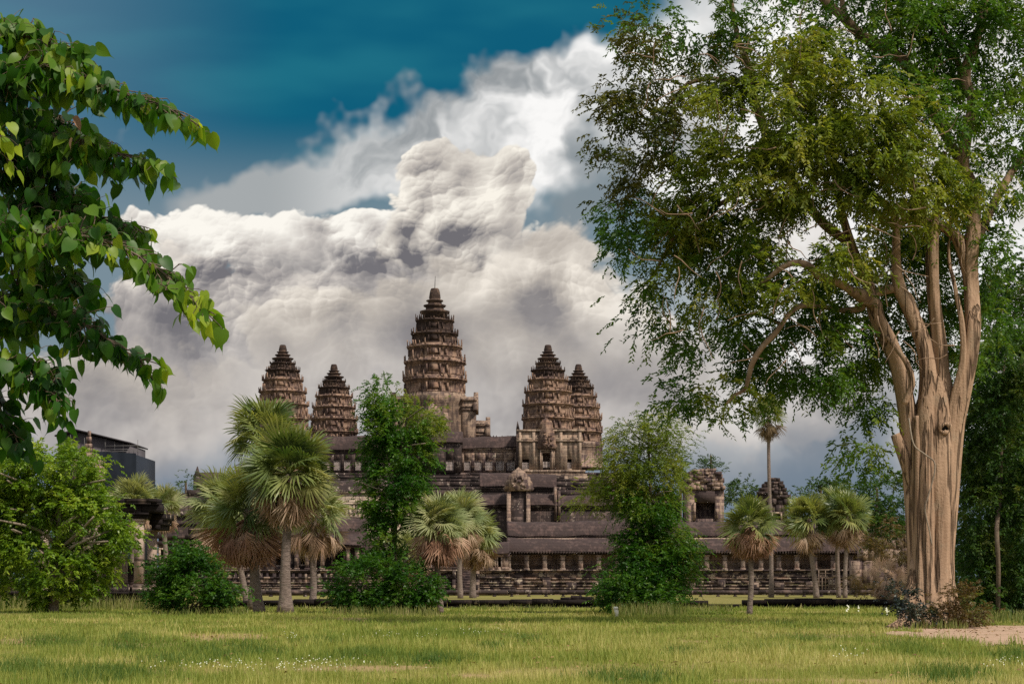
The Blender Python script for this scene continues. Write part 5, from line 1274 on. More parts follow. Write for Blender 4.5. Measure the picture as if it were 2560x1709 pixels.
LEAF_UNDER = leaf_mat('dark_understorey_leaves', [(0.015, 0.05, 0.010), (0.03, 0.08, 0.014), (0.06, 0.12, 0.02), (0.14, 0.17, 0.04)], .35)  # deep green of the foliage itself
LEAF_RUSTY = leaf_mat('rusty_leaves', [(0.05, 0.045, 0.015), (0.09, 0.06, 0.025), (0.14, 0.095, 0.04), (0.11, 0.13, 0.03)], .3)
def build_leafy():
    D = 103
    t = thing('slender_tree', 'tall slender dark green tree with a bushy foot, before the central tower', 'tree', (PX(985, D), D, 0))
    mb = MB()
    px_tube(mb, [(985, 1545, 9), (985, 1400, 7), (988, 1300, 6), (995, 1180, 5), (1005, 1100, 4), (985, 1000, 2)], D, 8)
    for a in range(14):
        y0 = R.uniform(1050, 1450); sx = R.choice((-1, 1)); px_tube(mb, [(988, y0, 3), (988 + sx * 30, y0 - 25, 2.4, R.uniform(-1, 1)), (988 + sx * R.uniform(50, 80), y0 - R.uniform(30, 60), 1.2, R.uniform(-2, 2))], D, 5)
    mb.build('trunk', PALEB, t, smooth=True)
    crown_obj(t, [(955, 972, 30, 30, 1, .8), (950, 1015, 40, 32, 1, .7), (1012, 1045, 75, 42, 1.8, .8), (950, 1080, 48, 55, 1.4), (1000, 1130, 85, 55, 1.8), (985, 1200, 82, 50, 1.8), (960, 1260, 62, 45, 1.6), (1035, 1270, 50, 42, 1.3), (955, 1345, 42, 40, 1.3), (965, 1395, 50, 26, 1.3)], D, LEAF_SLEND, 41, spray_d=118, L=.165, per=34, nleaf=9, droop=.35, spray_len=.45, clump=.34, wl=.5)
    crown_obj(t, [(1060, 1050, 48, 50, 1.2, .8), (1070, 1100, 40, 45, 1.1, .7), (1000, 985, 25, 18, .8, .5)], D, LEAF_OLIVE2, 42, spray_d=80, L=.15, nleaf=10, droop=.4, spray_len=.45, clump=.34)
    t = thing('bush', 'broad dark green bush at the foot of the slender tree before the central tower', 'bush', (PX(960, D - 2), D - 2, 0), 'bushes along the edge of the lawn')
    crown_obj(t, [(930, 1440, 85, 45, 1.8), (1020, 1455, 70, 45, 1.8), (870, 1485, 42, 38, 1.4), (960, 1505, 115, 32, 1.8), (900, 1520, 50, 20, 1.2), (1060, 1500, 35, 30, 1.2), (920, 1532, 22, 12, .8, 1.4)], D - 2, LEAF_BUSH, 43, name='foliage', spray_d=110, L=.17, nleaf=9, droop=.3, spray_len=.42, clump=.33, wl=.55)
    mb = MB()
    for i in range(6): px_tube(mb, [(960 + i * 6 - 18, 1545, 3), (960 + (i - 2.5) * 22, 1490, 2), (960 + (i - 2.5) * 38, 1440, 1)], D - 2, 5)
    mb.build('stems', BROWN, t, smooth=True)

    D = 101
    t = thing('slender_tree', 'slender feathery green tree with a thin pale stem, before the colonnade', 'tree', (PX(1610, D), D, 0))
    mb = MB(); px_tube(mb, [(1608, 1545, 8), (1612, 1450, 7), (1622, 1320, 5), (1626, 1220, 4), (1622, 1130, 3), (1620, 1060, 2)], D, 8)
    for a in range(16):
        y0 = R.uniform(1090, 1460); sx = R.choice((-1, 1)); px_tube(mb, [(1620, y0, 2.6), (1620 + sx * 30, y0 - 20, 2, R.uniform(-1, 1)), (1620 + sx * R.uniform(50, 100), y0 - R.uniform(20, 60), 1, R.uniform(-2, 2))], D, 5)
    mb.build('trunk', PALEB, t, smooth=True)
    crown_obj(t, [(1622, 1050, 30, 28, .9, .4), (1650, 1085, 50, 40, 1.2, .5), (1585, 1090, 55, 40, 1.3, .55), (1615, 1138, 100, 42, 1.8, .75), (1535, 1205, 50, 32, 1.2, .5), (1690, 1100, 28, 30, .8, .3), (1560, 1160, 55, 45, 1.4, .8), (1635, 1195, 92, 42, 1.8, .8), (1500, 1255, 55, 28, 1.3, .4), (1570, 1225, 60, 35, 1.4, .7)], D, LEAF_OLIVE2, 44, spray_d=120, L=.15, nleaf=11, droop=.45, spray_len=.5, clump=.36, wl=.4)
    crown_obj(t, [(1620, 1255, 85, 42, 1.7), (1635, 1300, 48, 30, 1.3), (1650, 1350, 85, 45, 1.7, .9), (1600, 1380, 70, 45, 1.6), (1690, 1400, 62, 45, 1.4, .8), (1620, 1430, 110, 50, 2)], D, LEAF_SLEND, 45, spray_d=140, L=.155, nleaf=10, droop=.4, spray_len=.45, clump=.34, wl=.45)
    crown_obj(t, [(1700, 1340, 40, 50, 1.2, .5), (1740, 1400, 30, 40, 1, .4)], D, LEAF_OLIVE2, 46, spray_d=70, L=.14, nleaf=10, droop=.45, spray_len=.5, clump=.36)
    t = thing('bush', 'dark green bush at the foot of the feathery slender tree before the colonnade', 'bush', (PX(1590, D - 2), D - 2, 0), 'bushes along the edge of the lawn')
    crown_obj(t, [(1590, 1475, 92, 42, 1.8), (1540, 1480, 50, 30, 1.4), (1650, 1480, 50, 35, 1.4), (1590, 1510, 70, 22, 1.4)], D - 2, LEAF_BUSH, 47, name='foliage', spray_d=110, L=.17, nleaf=9, droop=.3, spray_len=.42, clump=.33, wl=.5)

    D = 98
    t = thing('round_bush', 'rounded bright green bush between the portico and the palms', 'bush', (PX(480, D), D, 0), 'bushes along the edge of the lawn')
    crown_obj(t, [(450, 1400, 48, 40, 1.3), (425, 1445, 52, 45, 1.4), (490, 1430, 60, 45, 1.6), (535, 1465, 48, 42, 1.3), (470, 1490, 90, 35, 1.8), (560, 1480, 28, 30, .9), (400, 1470, 25, 35, .9)], D, LEAF_BUSH, 48, name='foliage', spray_d=115, L=.16, nleaf=9, droop=.3, spray_len=.4, clump=.33, wl=.55)
    mb = MB()
    for i in range(7): px_tube(mb, [(470 + i * 5 - 15, 1535, 3), (470 + (i - 3) * 18, 1480, 2), (470 + (i - 3) * 30, 1420, 1)], D, 5)
    mb.build('stems', BROWN, t, smooth=True)
    t = thing('pale_shrub', 'thin olive shrub growing behind the round bush', 'shrub', (PX(530, 112), 112, 0))
    crown_obj(t, [(525, 1390, 35, 35, 1.2, .5), (560, 1410, 30, 30, 1, .5)], 112, LEAF_OLIVE2, 49, name='foliage', spray_d=40, L=.14, nleaf=9, droop=.3, spray_len=.45, clump=.35)

    D = 104
    t = thing('yellow_green_tree', 'dense yellow-green tree at the left edge in front of the scaffolding', 'tree', (PX(130, D), D, 0))
    mb = MB(); px_tube(mb, [(132, 1545, 16), (134, 1480, 13), (140, 1400, 12), (150, 1300, 9), (140, 1200, 6)], D, 10)
    for a in range(16):
        y0 = R.uniform(1220, 1420); sx = R.choice((-1, 1)); px_tube(mb, [(140, y0 + 30, 6), (140 + sx * 50, y0 - 10, 4.5, R.uniform(-1.5, 1)), (140 + sx * R.uniform(90, 160), y0 - R.uniform(20, 70), 2, R.uniform(-3, 2))], D, 6)
    mb.build('trunk', PALEB, t, smooth=True)
    crown_obj(t, [(60, 1150, 90, 45, 2.2), (170, 1160, 80, 50, 2.2), (20, 1210, 70, 50, 2), (120, 1215, 80, 45, 2), (220, 1210, 48, 45, 1.6), (70, 1290, 75, 42, 2), (180, 1275, 75, 48, 2, 1, -.8), (255, 1290, 60, 55, 1.8), (300, 1330, 40, 48, 1.3), (20, 1350, 60, 50, 1.8), (110, 1370, 70, 40, 2, 1, -.8), (210, 1365, 70, 40, 1.8), (285, 1370, 42, 32, 1.3), (60, 1430, 65, 38, 1.8), (160, 1430, 70, 36, 1.8, 1, -.8), (240, 1425, 50, 35, 1.4), (120, 1475, 60, 26, 1.5, .9), (200, 1475, 55, 22, 1.3, .9), (-20, 1280, 60, 120, 2, 1.6), (10, 1300, 50, 60, 2, 1.2, 1), (-10, 1430, 40, 50, 1.4), (150, 1500, 45, 15, 1.1, .7)], D, LEAF_LIGHT, 50, spray_d=66, L=.22, nleaf=9, droop=.35, spray_len=.42, clump=.33, wl=.5)

    # dark trees behind the great trunk, at the right edge
    D = 92
    t = thing('understorey_tree', 'dark leafy tree with a pale thin stem right of the great trunk', 'tree', (PX(2490, D), D, 0), 'dark trees behind the great trunk')
    mb = MB(); px_tube(mb, [(2494, 1540, 6, -1.5), (2496, 1420, 5.5, -2.2), (2492, 1320, 5.5, -2.2), (2500, 1240, 5, -.5), (2505, 1050, 4), (2510, 900, 3)], D, 8); mb.build('trunk', BROWN, t, smooth=True)
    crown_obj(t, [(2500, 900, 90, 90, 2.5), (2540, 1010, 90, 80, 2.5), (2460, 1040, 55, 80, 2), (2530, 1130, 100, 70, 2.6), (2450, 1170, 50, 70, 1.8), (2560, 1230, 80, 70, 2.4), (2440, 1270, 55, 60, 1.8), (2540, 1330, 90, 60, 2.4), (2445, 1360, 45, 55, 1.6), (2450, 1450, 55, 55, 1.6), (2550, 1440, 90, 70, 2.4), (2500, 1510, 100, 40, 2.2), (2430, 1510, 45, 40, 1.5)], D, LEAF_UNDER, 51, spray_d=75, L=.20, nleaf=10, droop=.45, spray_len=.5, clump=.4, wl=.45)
    D = 118
    t = thing('understorey_tree', 'larger dark tree filling the frame edge behind the pale-stemmed one', 'tree', (PX(2580, D), D, 0), 'dark trees behind the great trunk')
    mb = MB(); px_tube(mb, [(2590, 1530, 18), (2585, 1300, 16), (2570, 1100, 12), (2560, 900, 8)], D, 10); mb.build('trunk', BROWN, t, smooth=True)
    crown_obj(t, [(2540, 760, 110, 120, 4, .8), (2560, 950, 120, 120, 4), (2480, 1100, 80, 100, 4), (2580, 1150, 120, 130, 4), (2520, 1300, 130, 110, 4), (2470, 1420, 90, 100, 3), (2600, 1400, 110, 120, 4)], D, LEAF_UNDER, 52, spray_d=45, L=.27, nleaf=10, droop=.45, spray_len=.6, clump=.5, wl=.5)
    # rusty shrubs and dark plants at the foot of the great trunk
    D = 71
    t = thing('rusty_shrub', 'rust-brown and green shrub at the right foot of the great trunk', 'shrub', (PX(2400, D), D, 0))
    crown_obj(t, [(2395, 1500, 40, 40, .7), (2420, 1530, 45, 28, .7), (2365, 1535, 35, 24, .6)], D, LEAF_RUSTY, 53, name='foliage', spray_d=190, L=.11, nleaf=8, droop=.3, spray_len=.25, clump=.2, wl=.5)
    t = thing('dark_plant', 'low dark bluish plant at the left foot of the great trunk', 'shrub', (PX(2265, D), D, 0))
    crown_obj(t, [(2255, 1495, 28, 28, .5), (2280, 1510, 28, 24, .5), (2310, 1540, 34, 18, .5, .8), (2250, 1535, 34, 14, .5, .7)], D, LEAF_NAVY, 54, name='foliage', spray_d=190, L=.11, nleaf=8, droop=.3, spray_len=.25, clump=.2, wl=.6)
    t = thing('brown_shrub', 'thorny brownish shrub left of the great trunk in front of the broken wall', 'shrub', (PX(2180, 160), 160, 0))
    crown_obj(t, [(2170, 1390, 40, 60, 2, .5), (2215, 1370, 45, 60, 2, .5), (2235, 1330, 30, 80, 2, .5), (2160, 1440, 40, 30, 1.5, .5)], 160, LEAF_RUSTY, 55, name='foliage', spray_d=24, L=.22, nleaf=9, droop=.3, spray_len=.6, clump=.5)
LEAF_NAVY = leaf_mat('bluish_dark_leaves', [(0.012, 0.016, 0.03), (0.02, 0.03, 0.04), (0.03, 0.05, 0.035), (0.10, 0.10, 0.08)], .15)
build_leafy()

def far_tree(label, D, blobs, seed, mat=None, group='trees beyond the temple', dens=6.0, L=.5, name='far_tree', trunk=True):
    px = blobs[0][0]
    t = thing(name, label, 'tree', (PX(px, D), D, 0), group)
    if trunk:
        mb = MB(); px_tube(mb, [(px, HY + 1.7 * F / D, 9 * 200 / D), (px + 3, blobs[0][1] + 20, 5 * 200 / D), (px, blobs[0][1] - 10, 2 * 200 / D)], D, 7); mb.build('trunk', BROWN, t, smooth=True)
    crown_obj(t, blobs, D, mat or LEAF_FAR, seed, spray_d=dens, L=L, nleaf=9, droop=.3, spray_len=1.1, clump=.9, wl=.55)
def build_far():
    far_tree('rounded blue-green tree between the two ruins', 390, [(1850, 1230, 38, 36, 4), (1825, 1255, 26, 24, 3), (1875, 1258, 22, 22, 3)], 61)
    far_tree('small wispy tree growing out of the crumbling ruin top', 305, [(1775, 1150, 20, 12, 1.5, .6), (1760, 1168, 16, 10, 1.2, .6), (1795, 1172, 16, 9, 1.2, .6)], 62, name='ruin_tree', group=None, dens=30, L=.32)
    far_tree('bushy tree above the paired palms', 300, [(2050, 1225, 40, 24, 4), (2010, 1245, 35, 20, 4), (2085, 1235, 35, 25, 4)], 63, dens=8)
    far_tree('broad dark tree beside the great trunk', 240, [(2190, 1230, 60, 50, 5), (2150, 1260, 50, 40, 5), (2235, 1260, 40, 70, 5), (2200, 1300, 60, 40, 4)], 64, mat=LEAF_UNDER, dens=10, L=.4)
    far_tree('hazy tree behind the feathery slender tree', 420, [(1700, 1165, 28, 24, 4), (1690, 1195, 40, 26, 4)], 65)
    far_tree('small grey-green tree on the blackened pavilion roof', 282, [(462, 1212, 20, 10, 1.5, .6), (478, 1202, 12, 8, 1.2, .6)], 66, name='ruin_tree', group=None, dens=30, L=.32)
    far_tree('low hazy tree left of the blackened pavilion', 400, [(380, 1222, 30, 14, 4), (350, 1215, 30, 14, 4)], 67)
    far_tree('dense green tree behind the yellow-green tree at the left frame edge', 150, [(20, 1290, 60, 70, 4), (80, 1380, 70, 70, 4), (-30, 1400, 60, 70, 4), (60, 1440, 70, 40, 3)], 69, mat=LEAF_UNDER, dens=22, L=.3)
    # the distant line of forest behind everything
    g = np.random.default_rng(5); D = 600
    bl = []
    for px in np.arange(-120, 2700, 34): bl.append((px, 1405 + g.uniform(-22, 14), 30, 36 + g.uniform(0, 16), 8))
    V, Q, T = blob_leaves(bl, D, 1.6, .9, 70, nleaf=9, droop=.3, spray_len=2.0, clump=1.6, wl=.6)
    o = link_mesh('distant_forest', V, quads=Q, mat=LEAF_FAR, attr={'tint': T}); o['kind'] = 'stuff'; tag(o, 'distant line of forest behind the temple', 'forest')
build_far()

# ---- fig tree reaching in from the left, close to the camera
LEAF_FIG = leaf_mat('heart_shaped_leaves', [(0.008, 0.042, 0.006), (0.020, 0.085, 0.008), (0.05, 0.145, 0.011), (0.12, 0.22, 0.018), (0.33, 0.42, 0.03)], .42, .45, .32, 1.3, 1.8)
def heart_leaf():
    """outline of a sacred-fig leaf: x along the midrib from the stalk, long drip tip; returns verts (midrib row + sides) and quads"""
    xs = [0.0, 0.10, 0.28, 0.50, 0.70, 0.84, 0.93, 1.0, 1.22]
    ws = [0.16, 0.36, 0.44, 0.40, 0.28, 0.155, 0.065, 0.025, 0.0]
    back = [-0.08, 0.02, 0.25, 0.5, 0.7, 0.84, 0.93, 1.0, 1.22]
    V = []; Q = []
    for i, (x, w, bx) in enumerate(zip(xs, ws, back)):
        V += [(bx, -w, 0), (x, 0, 0), (bx, w, 0)]
    for i in range(len(xs) - 1):
        a = i * 3; Q += [(a, a + 3, a + 4, a + 1), (a + 1, a + 4, a + 5, a + 2)]
    return np.array(V), np.array(Q)
def build_fig():
    D = 13.0; g = np.random.default_rng(9)
    rootx = -6.3
    t = thing('fig_tree', 'fig tree branches with large heart-shaped leaves reaching in from the left edge', 'tree', (rootx, D, 0))
    mb = MB(); s = D / F
    pts = [(rootx, D, -.1), (rootx + .1, D, 1.5), (rootx + .2, D, 3.2), (rootx + .3, D, 5.0), (rootx + .5, D, 7.0)]
    mb.tube(pts, [.42, .34, .30, .24, .14], 14)
    mb.build('trunk', BROWN, t, smooth=True)
    # boughs in photo pixels: (x, y, half width, distance offset)
    B = [
        [(-700, 150, 22, .2), (-300, 120, 12, .2), (-80, 105, 6, .1), (60, 92, 4, 0), (130, 112, 3, -.1), (180, 138, 2, -.1), (205, 165, 1.2, -.1)],
        [(-680, 330, 22, 0), (-250, 240, 12, 0), (-20, 195, 8, -.1), (110, 180, 5, -.2), (240, 212, 4, -.25), (320, 235, 3, -.3), (390, 258, 2, -.3), (445, 282, 1.2, -.3)],
        [(-660, 470, 22, .3), (-250, 420, 13, .2), (-20, 380, 9, .1), (110, 355, 6, 0), (220, 368, 4, -.1), (310, 388, 3, -.15), (375, 405, 1.5, -.2)],
        [(-640, 640, 24, -.3), (-250, 600, 14, -.3), (-20, 600, 9, -.3), (120, 590, 6, -.35), (230, 594, 5, -.4), (310, 622, 4, -.4), (385, 665, 3, -.45), (440, 710, 2, -.5), (500, 765, 1.2, -.5)],
        [(-620, 860, 22, .4), (-200, 820, 12, .3), (0, 780, 8, .2), (100, 778, 6, .1), (190, 800, 5, 0), (265, 845, 3.5, -.1), (325, 885, 2, -.1), (358, 910, 1.2, -.1)],
        [(-600, 1000, 20, -.2), (-200, 950, 12, -.2), (-30, 915, 7, -.2), (60, 915, 5, -.2), (115, 945, 3, -.25), (140, 985, 1.5, -.25)],
        [(-200, 960, 9, .1), (-100, 985, 7, .1), (-30, 1015, 4, .05), (10, 1045, 2, 0), (30, 1070, 1.2, 0)],
        [(-20, 380, 6, .2), (40, 440, 5, .3), (110, 470, 3.5, .3), (190, 500, 2, .3)],
        [(-20, 600, 6, -.1), (50, 540, 5, .1), (130, 515, 3, .2), (210, 535, 2, .2), (260, 548, 1.5, .2), (330, 565, 1.2, .1)],
        [(0, 780, 6, .3), (60, 700, 5, .4), (120, 690, 3, .4), (190, 700, 2, .3)],
        [(-20, 195, 6, .4), (40, 260, 5, .5), (110, 290, 3, .5), (175, 315, 2, .4)],
    ]
    bm = MB(); LV, LQ, LT = [], [], []; off = [0]
    hv, hq = heart_leaf()
    def leaf(base, axis, nrm, L, tint):
        A = np.array(axis) / np.linalg.norm(axis); N_ = np.array(nrm) - A * np.dot(nrm, A); N_ /= np.linalg.norm(N_) + 1e-9; S = np.cross(N_, A)
        x, y = hv[:, 0] * L, hv[:, 1] * L * g.uniform(.78, 1.1)
        fold = g.uniform(.05, .35); curl = g.uniform(.05, .35)
        z = np.abs(y) * fold - curl * x * x / L + .02 * L * np.sin(8 * hv[:, 0] + g.uniform(0, 6)) * (np.abs(hv[:, 1]) > .2)
        V = np.array(base) + x[:, None] * A + y[:, None] * S + z[:, None] * N_
        LV.append(V); LQ.append(hq + off[0]); off[0] += len(V); LT.append(np.full(len(hq), tint) + g.uniform(-.03, .03))
    def twig(p0, d0, n, L, tint0):
        """a twig with n leaves on long stalks, hanging"""
        p = np.array(p0, float); d = np.array(d0, float); d /= np.linalg.norm(d)
        step = .040; pts = [tuple(p)]
        for i in range(n):
            d = d + np.array([g.normal() * .15, g.normal() * .15, -.07]); d /= np.linalg.norm(d)
            p = p + d * step * g.uniform(.8, 1.3); pts.append(tuple(p))
            if i == 0 and n > 3: continue
            sd = np.cross(d, [0, 0, 1.0]); sd /= np.linalg.norm(sd) + 1e-9
            st = d * .45 + sd * (1 if i % 2 else -1) * g.uniform(.4, 1.0) + np.array([0, 0, g.uniform(-.9, .35)]) + g.normal(size=3) * .2
            st /= np.linalg.norm(st); pl = g.uniform(.05, .10)
            q = p + st * pl
            ax = st * .35 + np.array([g.normal() * .35, g.normal() * .30, -g.uniform(.35, 1.3)])
            nr = np.array([g.normal() * .75, -g.uniform(-.1, .9), g.uniform(.0, 1.0)])
            leaf(q, ax, nr, L * g.uniform(.72, 1.15), float(np.clip(tint0 + g.normal() * .15, 0, 1)))
            bm.tube([tuple(p), tuple((p + q) / 2 + np.array([0, 0, .008])), tuple(q)], [.0022, .0018, .0016], 4, False)
        bm.tube(pts, [.0055 * (1 - .6 * i / len(pts)) for i in range(len(pts))], 5)
    for bi, bq in enumerate(B):
        P3 = px_tube(bm, bq, D, 8, sub=4)
        P3 = np.array(P3); seg = np.linalg.norm(np.diff(P3, axis=0), axis=1); cum = np.concatenate([[0], np.cumsum(seg)])
        tot = cum[-1]; u = 0
        while u < tot:
            k = min(np.searchsorted(cum, u, side='right') - 1, len(P3) - 2)
            p = P3[k] + (P3[k + 1] - P3[k]) * ((u - cum[k]) / max(seg[k], 1e-6))
            if p[0] > PX(-160, D):
                tt = (P3[k + 1] - P3[k]) / max(seg[k], 1e-6)
                f = u / tot
                spread = .50 * (1 - f) + .20 + (.45 if p[0] < PX(210, D) else 0)
                d = tt * g.uniform(.4, 1.0) + np.array([g.normal() * .3, g.normal() * .7, g.normal() * .55 + .12]) * spread * 1.6
                pxx = p[0] / s + CX
                tint0 = np.clip(.43 + g.normal() * .2 - (.22 if pxx < 140 and g.uniform() < .6 else 0) + (.45 if g.uniform() < .05 else 0), 0.02, 1)
                twig(p, d, int(g.integers(3, 7) * (1 - .35 * f)) + 1, .106, tint0)
            u += .022 if p[0] > PX(230, D) else .0105
        # tip
        twig(P3[-1], P3[-1] - P3[-3], 5, .122, .35)
    for (px, py, n) in ((30, 420, 7), (12, 440, 5), (20, 760, 6), (50, 430, 5)):             # sunlit sprays, the light painted as a bright tint
        for q in range(3): twig((PX(px, D) - .05, D - .55, PZ(py, D) + .05), (g.normal() * .4, -.3, g.normal() * .4), n, .095, .97)
    bm.build('branches', BROWN, t, smooth=True)
    link_mesh('crown', np.concatenate(LV), quads=np.concatenate(LQ), mat=LEAF_FIG, parent=t, attr={'tint': np.concatenate(LT)}, smooth=True)
    LV.clear(); LQ.clear(); LT.clear(); off[0] = 0
    leaf((PX(208, D), D - .28, PZ(318, D)), (.5, .3, -1), (.9, -.6, .2), .10, .15); leaf((PX(206, D), D - .30, PZ(372, D)), (-.3, .2, -1), (-.9, -.5, .1), .075, .35)
    link_mesh('dry_leaves', np.concatenate(LV), quads=np.concatenate(LQ), mat=PALM_REDDEAD, parent=t, attr={'tint': np.concatenate(LT)}, smooth=True)
build_fig()

# ---- grass
GRASS = leaf_mat('lawn_blades', [(0.112, 0.175, 0.028), (0.215, 0.275, 0.048), (0.355, 0.37, 0.095), (0.56, 0.50, 0.21)], .3, .6, .25, .14, 1.2)
TALLG = leaf_mat('tall_seed_grass', [(0.06, 0.10, 0.015), (0.12, 0.16, 0.03), (0.24, 0.24, 0.08), (0.36, 0.33, 0.16)], .3, .6, .25, .5, 1.2)
def vnoise(x, y, seed, sc):
    g = np.random.default_rng(seed); n = 128; tab = g.uniform(0, 1, (n, n))
    X = x * sc; Y = y * sc; i = np.floor(X).astype(int); j = np.floor(Y).astype(int); fx = X - i; fy = Y - j
    fx = fx * fx * (3 - 2 * fx); fy = fy * fy * (3 - 2 * fy)
    t = lambda a, c: tab[a % n, c % n]
    return (t(i, j) * (1 - fx) + t(i + 1, j) * fx) * (1 - fy) + (t(i, j + 1) * (1 - fx) + t(i + 1, j + 1) * fx) * fy
def blades(x, y, h, w, seed, lean=0.5):
    g = np.random.default_rng(seed); n = len(x); z = ground_z(x, y)
    a = g.uniform(0, 2 * np.pi, n); fa = g.uniform(-.9, .9, n)            # lean direction; blade faces roughly across the view
    wx, wy = np.cos(fa) * w, np.sin(fa) * w
    lx, ly = np.cos(a) * h * lean * g.uniform(.15, 1, n), np.sin(a) * h * lean * g.uniform(.15, 1, n)
    B = np.stack([x, y, z - .01], 1)
    W = np.stack([wx, wy, np.zeros(n)], 1)
    Mp = B + np.stack([lx * .35, ly * .35, h * .55], 1); T = B + np.stack([lx, ly, h * g.uniform(.8, 1.0, n)], 1)
    V = np.stack([B - W * .5, B + W * .5, Mp + W * .42, Mp - W * .42, T], 1).reshape(-1, 3)
    i = np.arange(n) * 5
    Q = np.stack([i, i + 1, i + 2, i + 3], 1); Tt = np.stack([i + 3, i + 2, i + 4], 1)
    return V, Q, Tt
def build_grass():
    g = np.random.default_rng(33)
    def scatter(d0, d1, dens, margin=2.0):
        A = (d1 * d1 - d0 * d0) * (2560 / F) / 2 * 1.12
        n = int(A * dens)
        d = np.sqrt(g.uniform(d0 * d0, d1 * d1, n)); x = (g.uniform(-.56, .56, n)) * d * 2560 / F
        return x, d
    XS, YS, HS, WS = [], [], [], []
    for d0, d1, dens, h, w in ((27.5, 36, 330, .115, .0075), (36, 48, 230, .13, .010), (48, 66, 130, .14, .014), (66, 92, 70, .105, .021), (92, 125.2, 42, .085, .03)):
        x, y = scatter(d0, d1, dens)
        bare = np.zeros(len(x), bool)
        pn = vnoise(x + 60, y, 2, .45); pn2 = vnoise(x + 60, y, 3, 1.7)
        px = x / y * F + CX; py = HY + 1.7 * F / y
        for (cx, cyy, rx, ry) in BARE:
            bare |= ((px - cx) / rx) ** 2 + ((py - cyy) / ry) ** 2 < pn2 * 1.5
        keep = (~in_path(x, y)) & (~bare | (g.uniform(0, 1, len(x)) < .16)) & (g.uniform(0, 1, len(x)) < .55 + .6 * pn)
        x, y, pn, pn2 = x[keep], y[keep], pn[keep], pn2[keep]
        hh = h * g.uniform(.5, 1.5, len(x)) * (.30 + 1.9 * pn2 ** 1.6) * (.6 + 1.0 * pn)
        tall = g.uniform(0, 1, len(x)) < .02; hh[tall] *= 2.0
        XS.append(x); YS.append(y); HS.append(hh); WS.append(np.full(len(x), w) * g.uniform(.7, 1.3, len(x)))
    x, y, h, w = map(np.concatenate, (XS, YS, HS, WS))
    V, Q, T = blades(x, y, h, w, 5)
    tint = np.clip(vnoise(x + 50, y, 8, .16) * .6 + vnoise(x + 50, y, 9, .7) * .55 + g.uniform(-.25, .55, len(x)) - .22 + .20 * (x / y * F + CX > 1150) * (y < 52) * vnoise(x + 70, y, 12, .3) * 1.6 - .18 * (y > 85), 0, 1)
    o = link_mesh('grass', V, quads=Q, tris=T, mat=GRASS, attr={'tint': np.concatenate([tint, tint])}); o['kind'] = 'stuff'
    tag(o, 'sunlit lawn grass covering the field', 'grass')
    # darker tussocks
    XS, YS, HS, TT = [], [], [], []
    for (px, py, rx, ry, n) in ((140, 1606, 60, 12, 900), (325, 1600, 28, 6, 350), (520, 1634, 60, 14, 900), (640, 1628, 60, 12, 700), (420, 1652, 60, 8, 500), (1230, 1620, 30, 6, 250), (1700, 1640, 30, 8, 300), (2370, 1690, 70, 14, 900), (800, 1610, 40, 6, 300), (2270, 1620, 40, 8, 500), (2540, 1640, 40, 14, 500), (60, 1670, 60, 12, 1300), (260, 1690, 80, 14, 1500), (1900, 1630, 60, 5, 500), (1560, 1700, 90, 8, 800), (900, 1640, 60, 6, 600), (2000, 1600, 60, 4, 500), (300, 1625, 40, 5, 400), (1100, 1655, 70, 6, 600), (1320, 1596, 30, 5, 200), (1950, 1560, 40, 5, 300)):
        a = g.normal(size=n) * rx * .8 + px; c = np.clip(g.normal(size=n) * ry * .8 + py + g.normal(size=n) * 2, 1530, 1720); d = 1.7 * F / (c - HY)
        XS.append((a - CX) / F * d); YS.append(d); HS.append(g.uniform(.10, .30, n)); TT.append(g.uniform(0, .25, n))
    x, y, h, tt = map(np.concatenate, (XS, YS, HS, TT))
    V, Q, T = blades(x, y, h, np.full(len(x), .012), 6, .6)
    o = link_mesh('grass_tussocks', V, quads=Q, tris=T, mat=TUSSOCK, attr={'tint': np.concatenate([tt, tt])}); o['kind'] = 'stuff'; tag(o, 'darker green tussocks of grass scattered in the lawn', 'grass')
    # tall seeding grass along the plinth, bushes and wall
    XS, YS, HS = [], [], []
    for (a, c, d0, d1, n, h0, h1) in ((-60, 420, 112, 119, 1500, .4, 1.25), (380, 620, 94, 110, 700, .2, .6), (1530, 1720, 92, 97, 800, .25, .95), (1720, 1830, 108, 122, 250, .2, .6), (1150, 1420, 112, 123, 300, .15, .45), (820, 1100, 94, 99, 500, .2, .7), (2250, 2560, 78, 88, 900, .2, .7), (640, 820, 112, 123, 200, .15, .45), (1850, 2240, 118, 124, 250, .1, .35), (2280, 2420, 69, 73, 300, .15, .5)):
        d = g.uniform(d0, d1, n); p = g.uniform(a, c, n); XS.append((p - CX) / F * d); YS.append(d); HS.append(g.uniform(h0, h1, n))
    x, y, h = map(np.concatenate, (XS, YS, HS)); tt = g.uniform(0, 1, len(x))
    V, Q, T = blades(x, y, h, np.full(len(x), .028), 7, .45)
    o = link_mesh('tall_grass', V, quads=Q, tris=T, mat=TALLG, attr={'tint': np.concatenate([tt, tt])}); o['kind'] = 'stuff'; tag(o, 'tall seeding grass along the plinth, bushes and basin wall', 'grass')
    # small white wildflowers
    XS, YS, HS = [], [], []
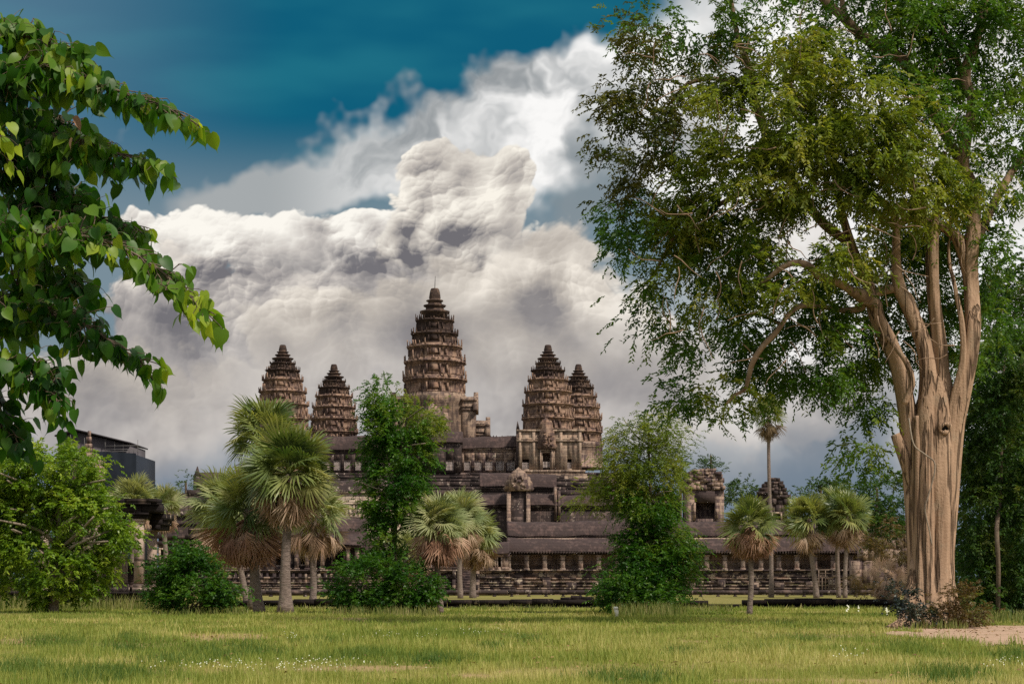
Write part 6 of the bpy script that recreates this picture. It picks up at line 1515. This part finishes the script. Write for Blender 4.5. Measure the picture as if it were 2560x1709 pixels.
    for (px, py, rx, ry, n) in ((640, 1697, 330, 12, 100), (820, 1690, 130, 10, 34), (1000, 1608, 110, 5, 22), (1200, 1594, 100, 4, 18), (2120, 1668, 40, 10, 22), (2520, 1690, 50, 14, 20), (730, 1612, 20, 4, 14), (2118, 1545, 5, 1.5, 6), (2146, 1546, 4, 1.5, 5), (2218, 1553, 4, 1.5, 6), (2246, 1555, 5, 1.5, 5), (2297, 1571, 4, 1.5, 6)):
        a = g.normal(size=n) * rx * .5 + px; c = np.clip(g.normal(size=n) * ry * .5 + py, 1535, 1715); d = 1.7 * F / (c - HY); XS.append((a - CX) / F * d); YS.append(d); HS.append(g.uniform(.20, .36, n) * (1 + (c < 1580) * .6))
    x, y, h = map(np.concatenate, (XS, YS, HS)); n = len(x); r = np.where(y > 70, .038, .009) * g.uniform(.7, 1.4, n)
    VV, QQ = [], []
    for k in range(n):
        o = len(VV) * 0 + k * 9; z = h[k] + ground_z(x[k], y[k])
        ring = [(x[k] + r[k] * math.cos(i * math.pi / 4), y[k] + r[k] * .8 * math.sin(i * math.pi / 4) , z + r[k] * .5 * math.sin(i * math.pi / 4 * 2) * .6 + r[k] * .7 * math.sin(i * math.pi / 4)) for i in range(8)]
        VV += ring + [(x[k], y[k] - r[k] * .3, z + r[k] * .3)]; QQ += [(o + i, o + (i + 1) % 8, o + 8) for i in range(8)]
    o = link_mesh('wildflowers', VV, tris=QQ, mat=M_PETAL); o['kind'] = 'stuff'; tag(o, 'small white wildflowers dotted through the near grass', 'flowers')
def build_litter():
    g = np.random.default_rng(91); n = 2600
    d = np.sqrt(g.uniform(28 ** 2, 95 ** 2, n)); x = g.uniform(-.55, .55, n) * d * 2560 / F
    near = 900; a = g.normal(size=near) * 9 + 17; c = g.normal(size=near) * 9 + 66
    x = np.concatenate([x, a]); d = np.concatenate([d, np.clip(c, 45, 90)]); n = len(x)
    C = np.stack([x, d, ground_z(x, d) + .035 + g.uniform(0, .05, n)], 1)
    an = g.uniform(0, 6.28, n); A = unit(np.stack([np.cos(an), np.sin(an), g.normal(size=n) * .25], 1)); N0 = unit(np.array([0, 0, 1.0]) + g.normal(size=(n, 3)) * .35); N0 = unit(N0 - A * (N0 * A).sum(-1, keepdims=True))
    L = g.uniform(.05, .13, n); V, Q, T = leaf_quads(C, A, N0, L, L * .55, None)
    o = link_mesh('fallen_leaves', V, quads=Q, mat=LEAF_LITTER, attr={'tint': g.uniform(0, 1, n)}); o['kind'] = 'stuff'; tag(o, 'dry fallen leaves scattered over the lawn and dirt path', 'fallen leaves')
LEAF_LITTER = leaf_mat('dry_litter', [(0.10, 0.06, 0.03), (0.20, 0.12, 0.06), (0.30, 0.19, 0.09), (0.36, 0.28, 0.12)], .1, .8, .1, .5, 1.0)
build_litter()
TUSSOCK = leaf_mat('tussock_blades', [(0.06, 0.12, 0.02), (0.10, 0.17, 0.03), (0.16, 0.21, 0.04), (0.24, 0.25, 0.07)], .3, .6, .25, .5, 1.2)
M_PETAL = plain('white_petals', (0.62, 0.63, 0.50), 0.7, .1)
build_grass()
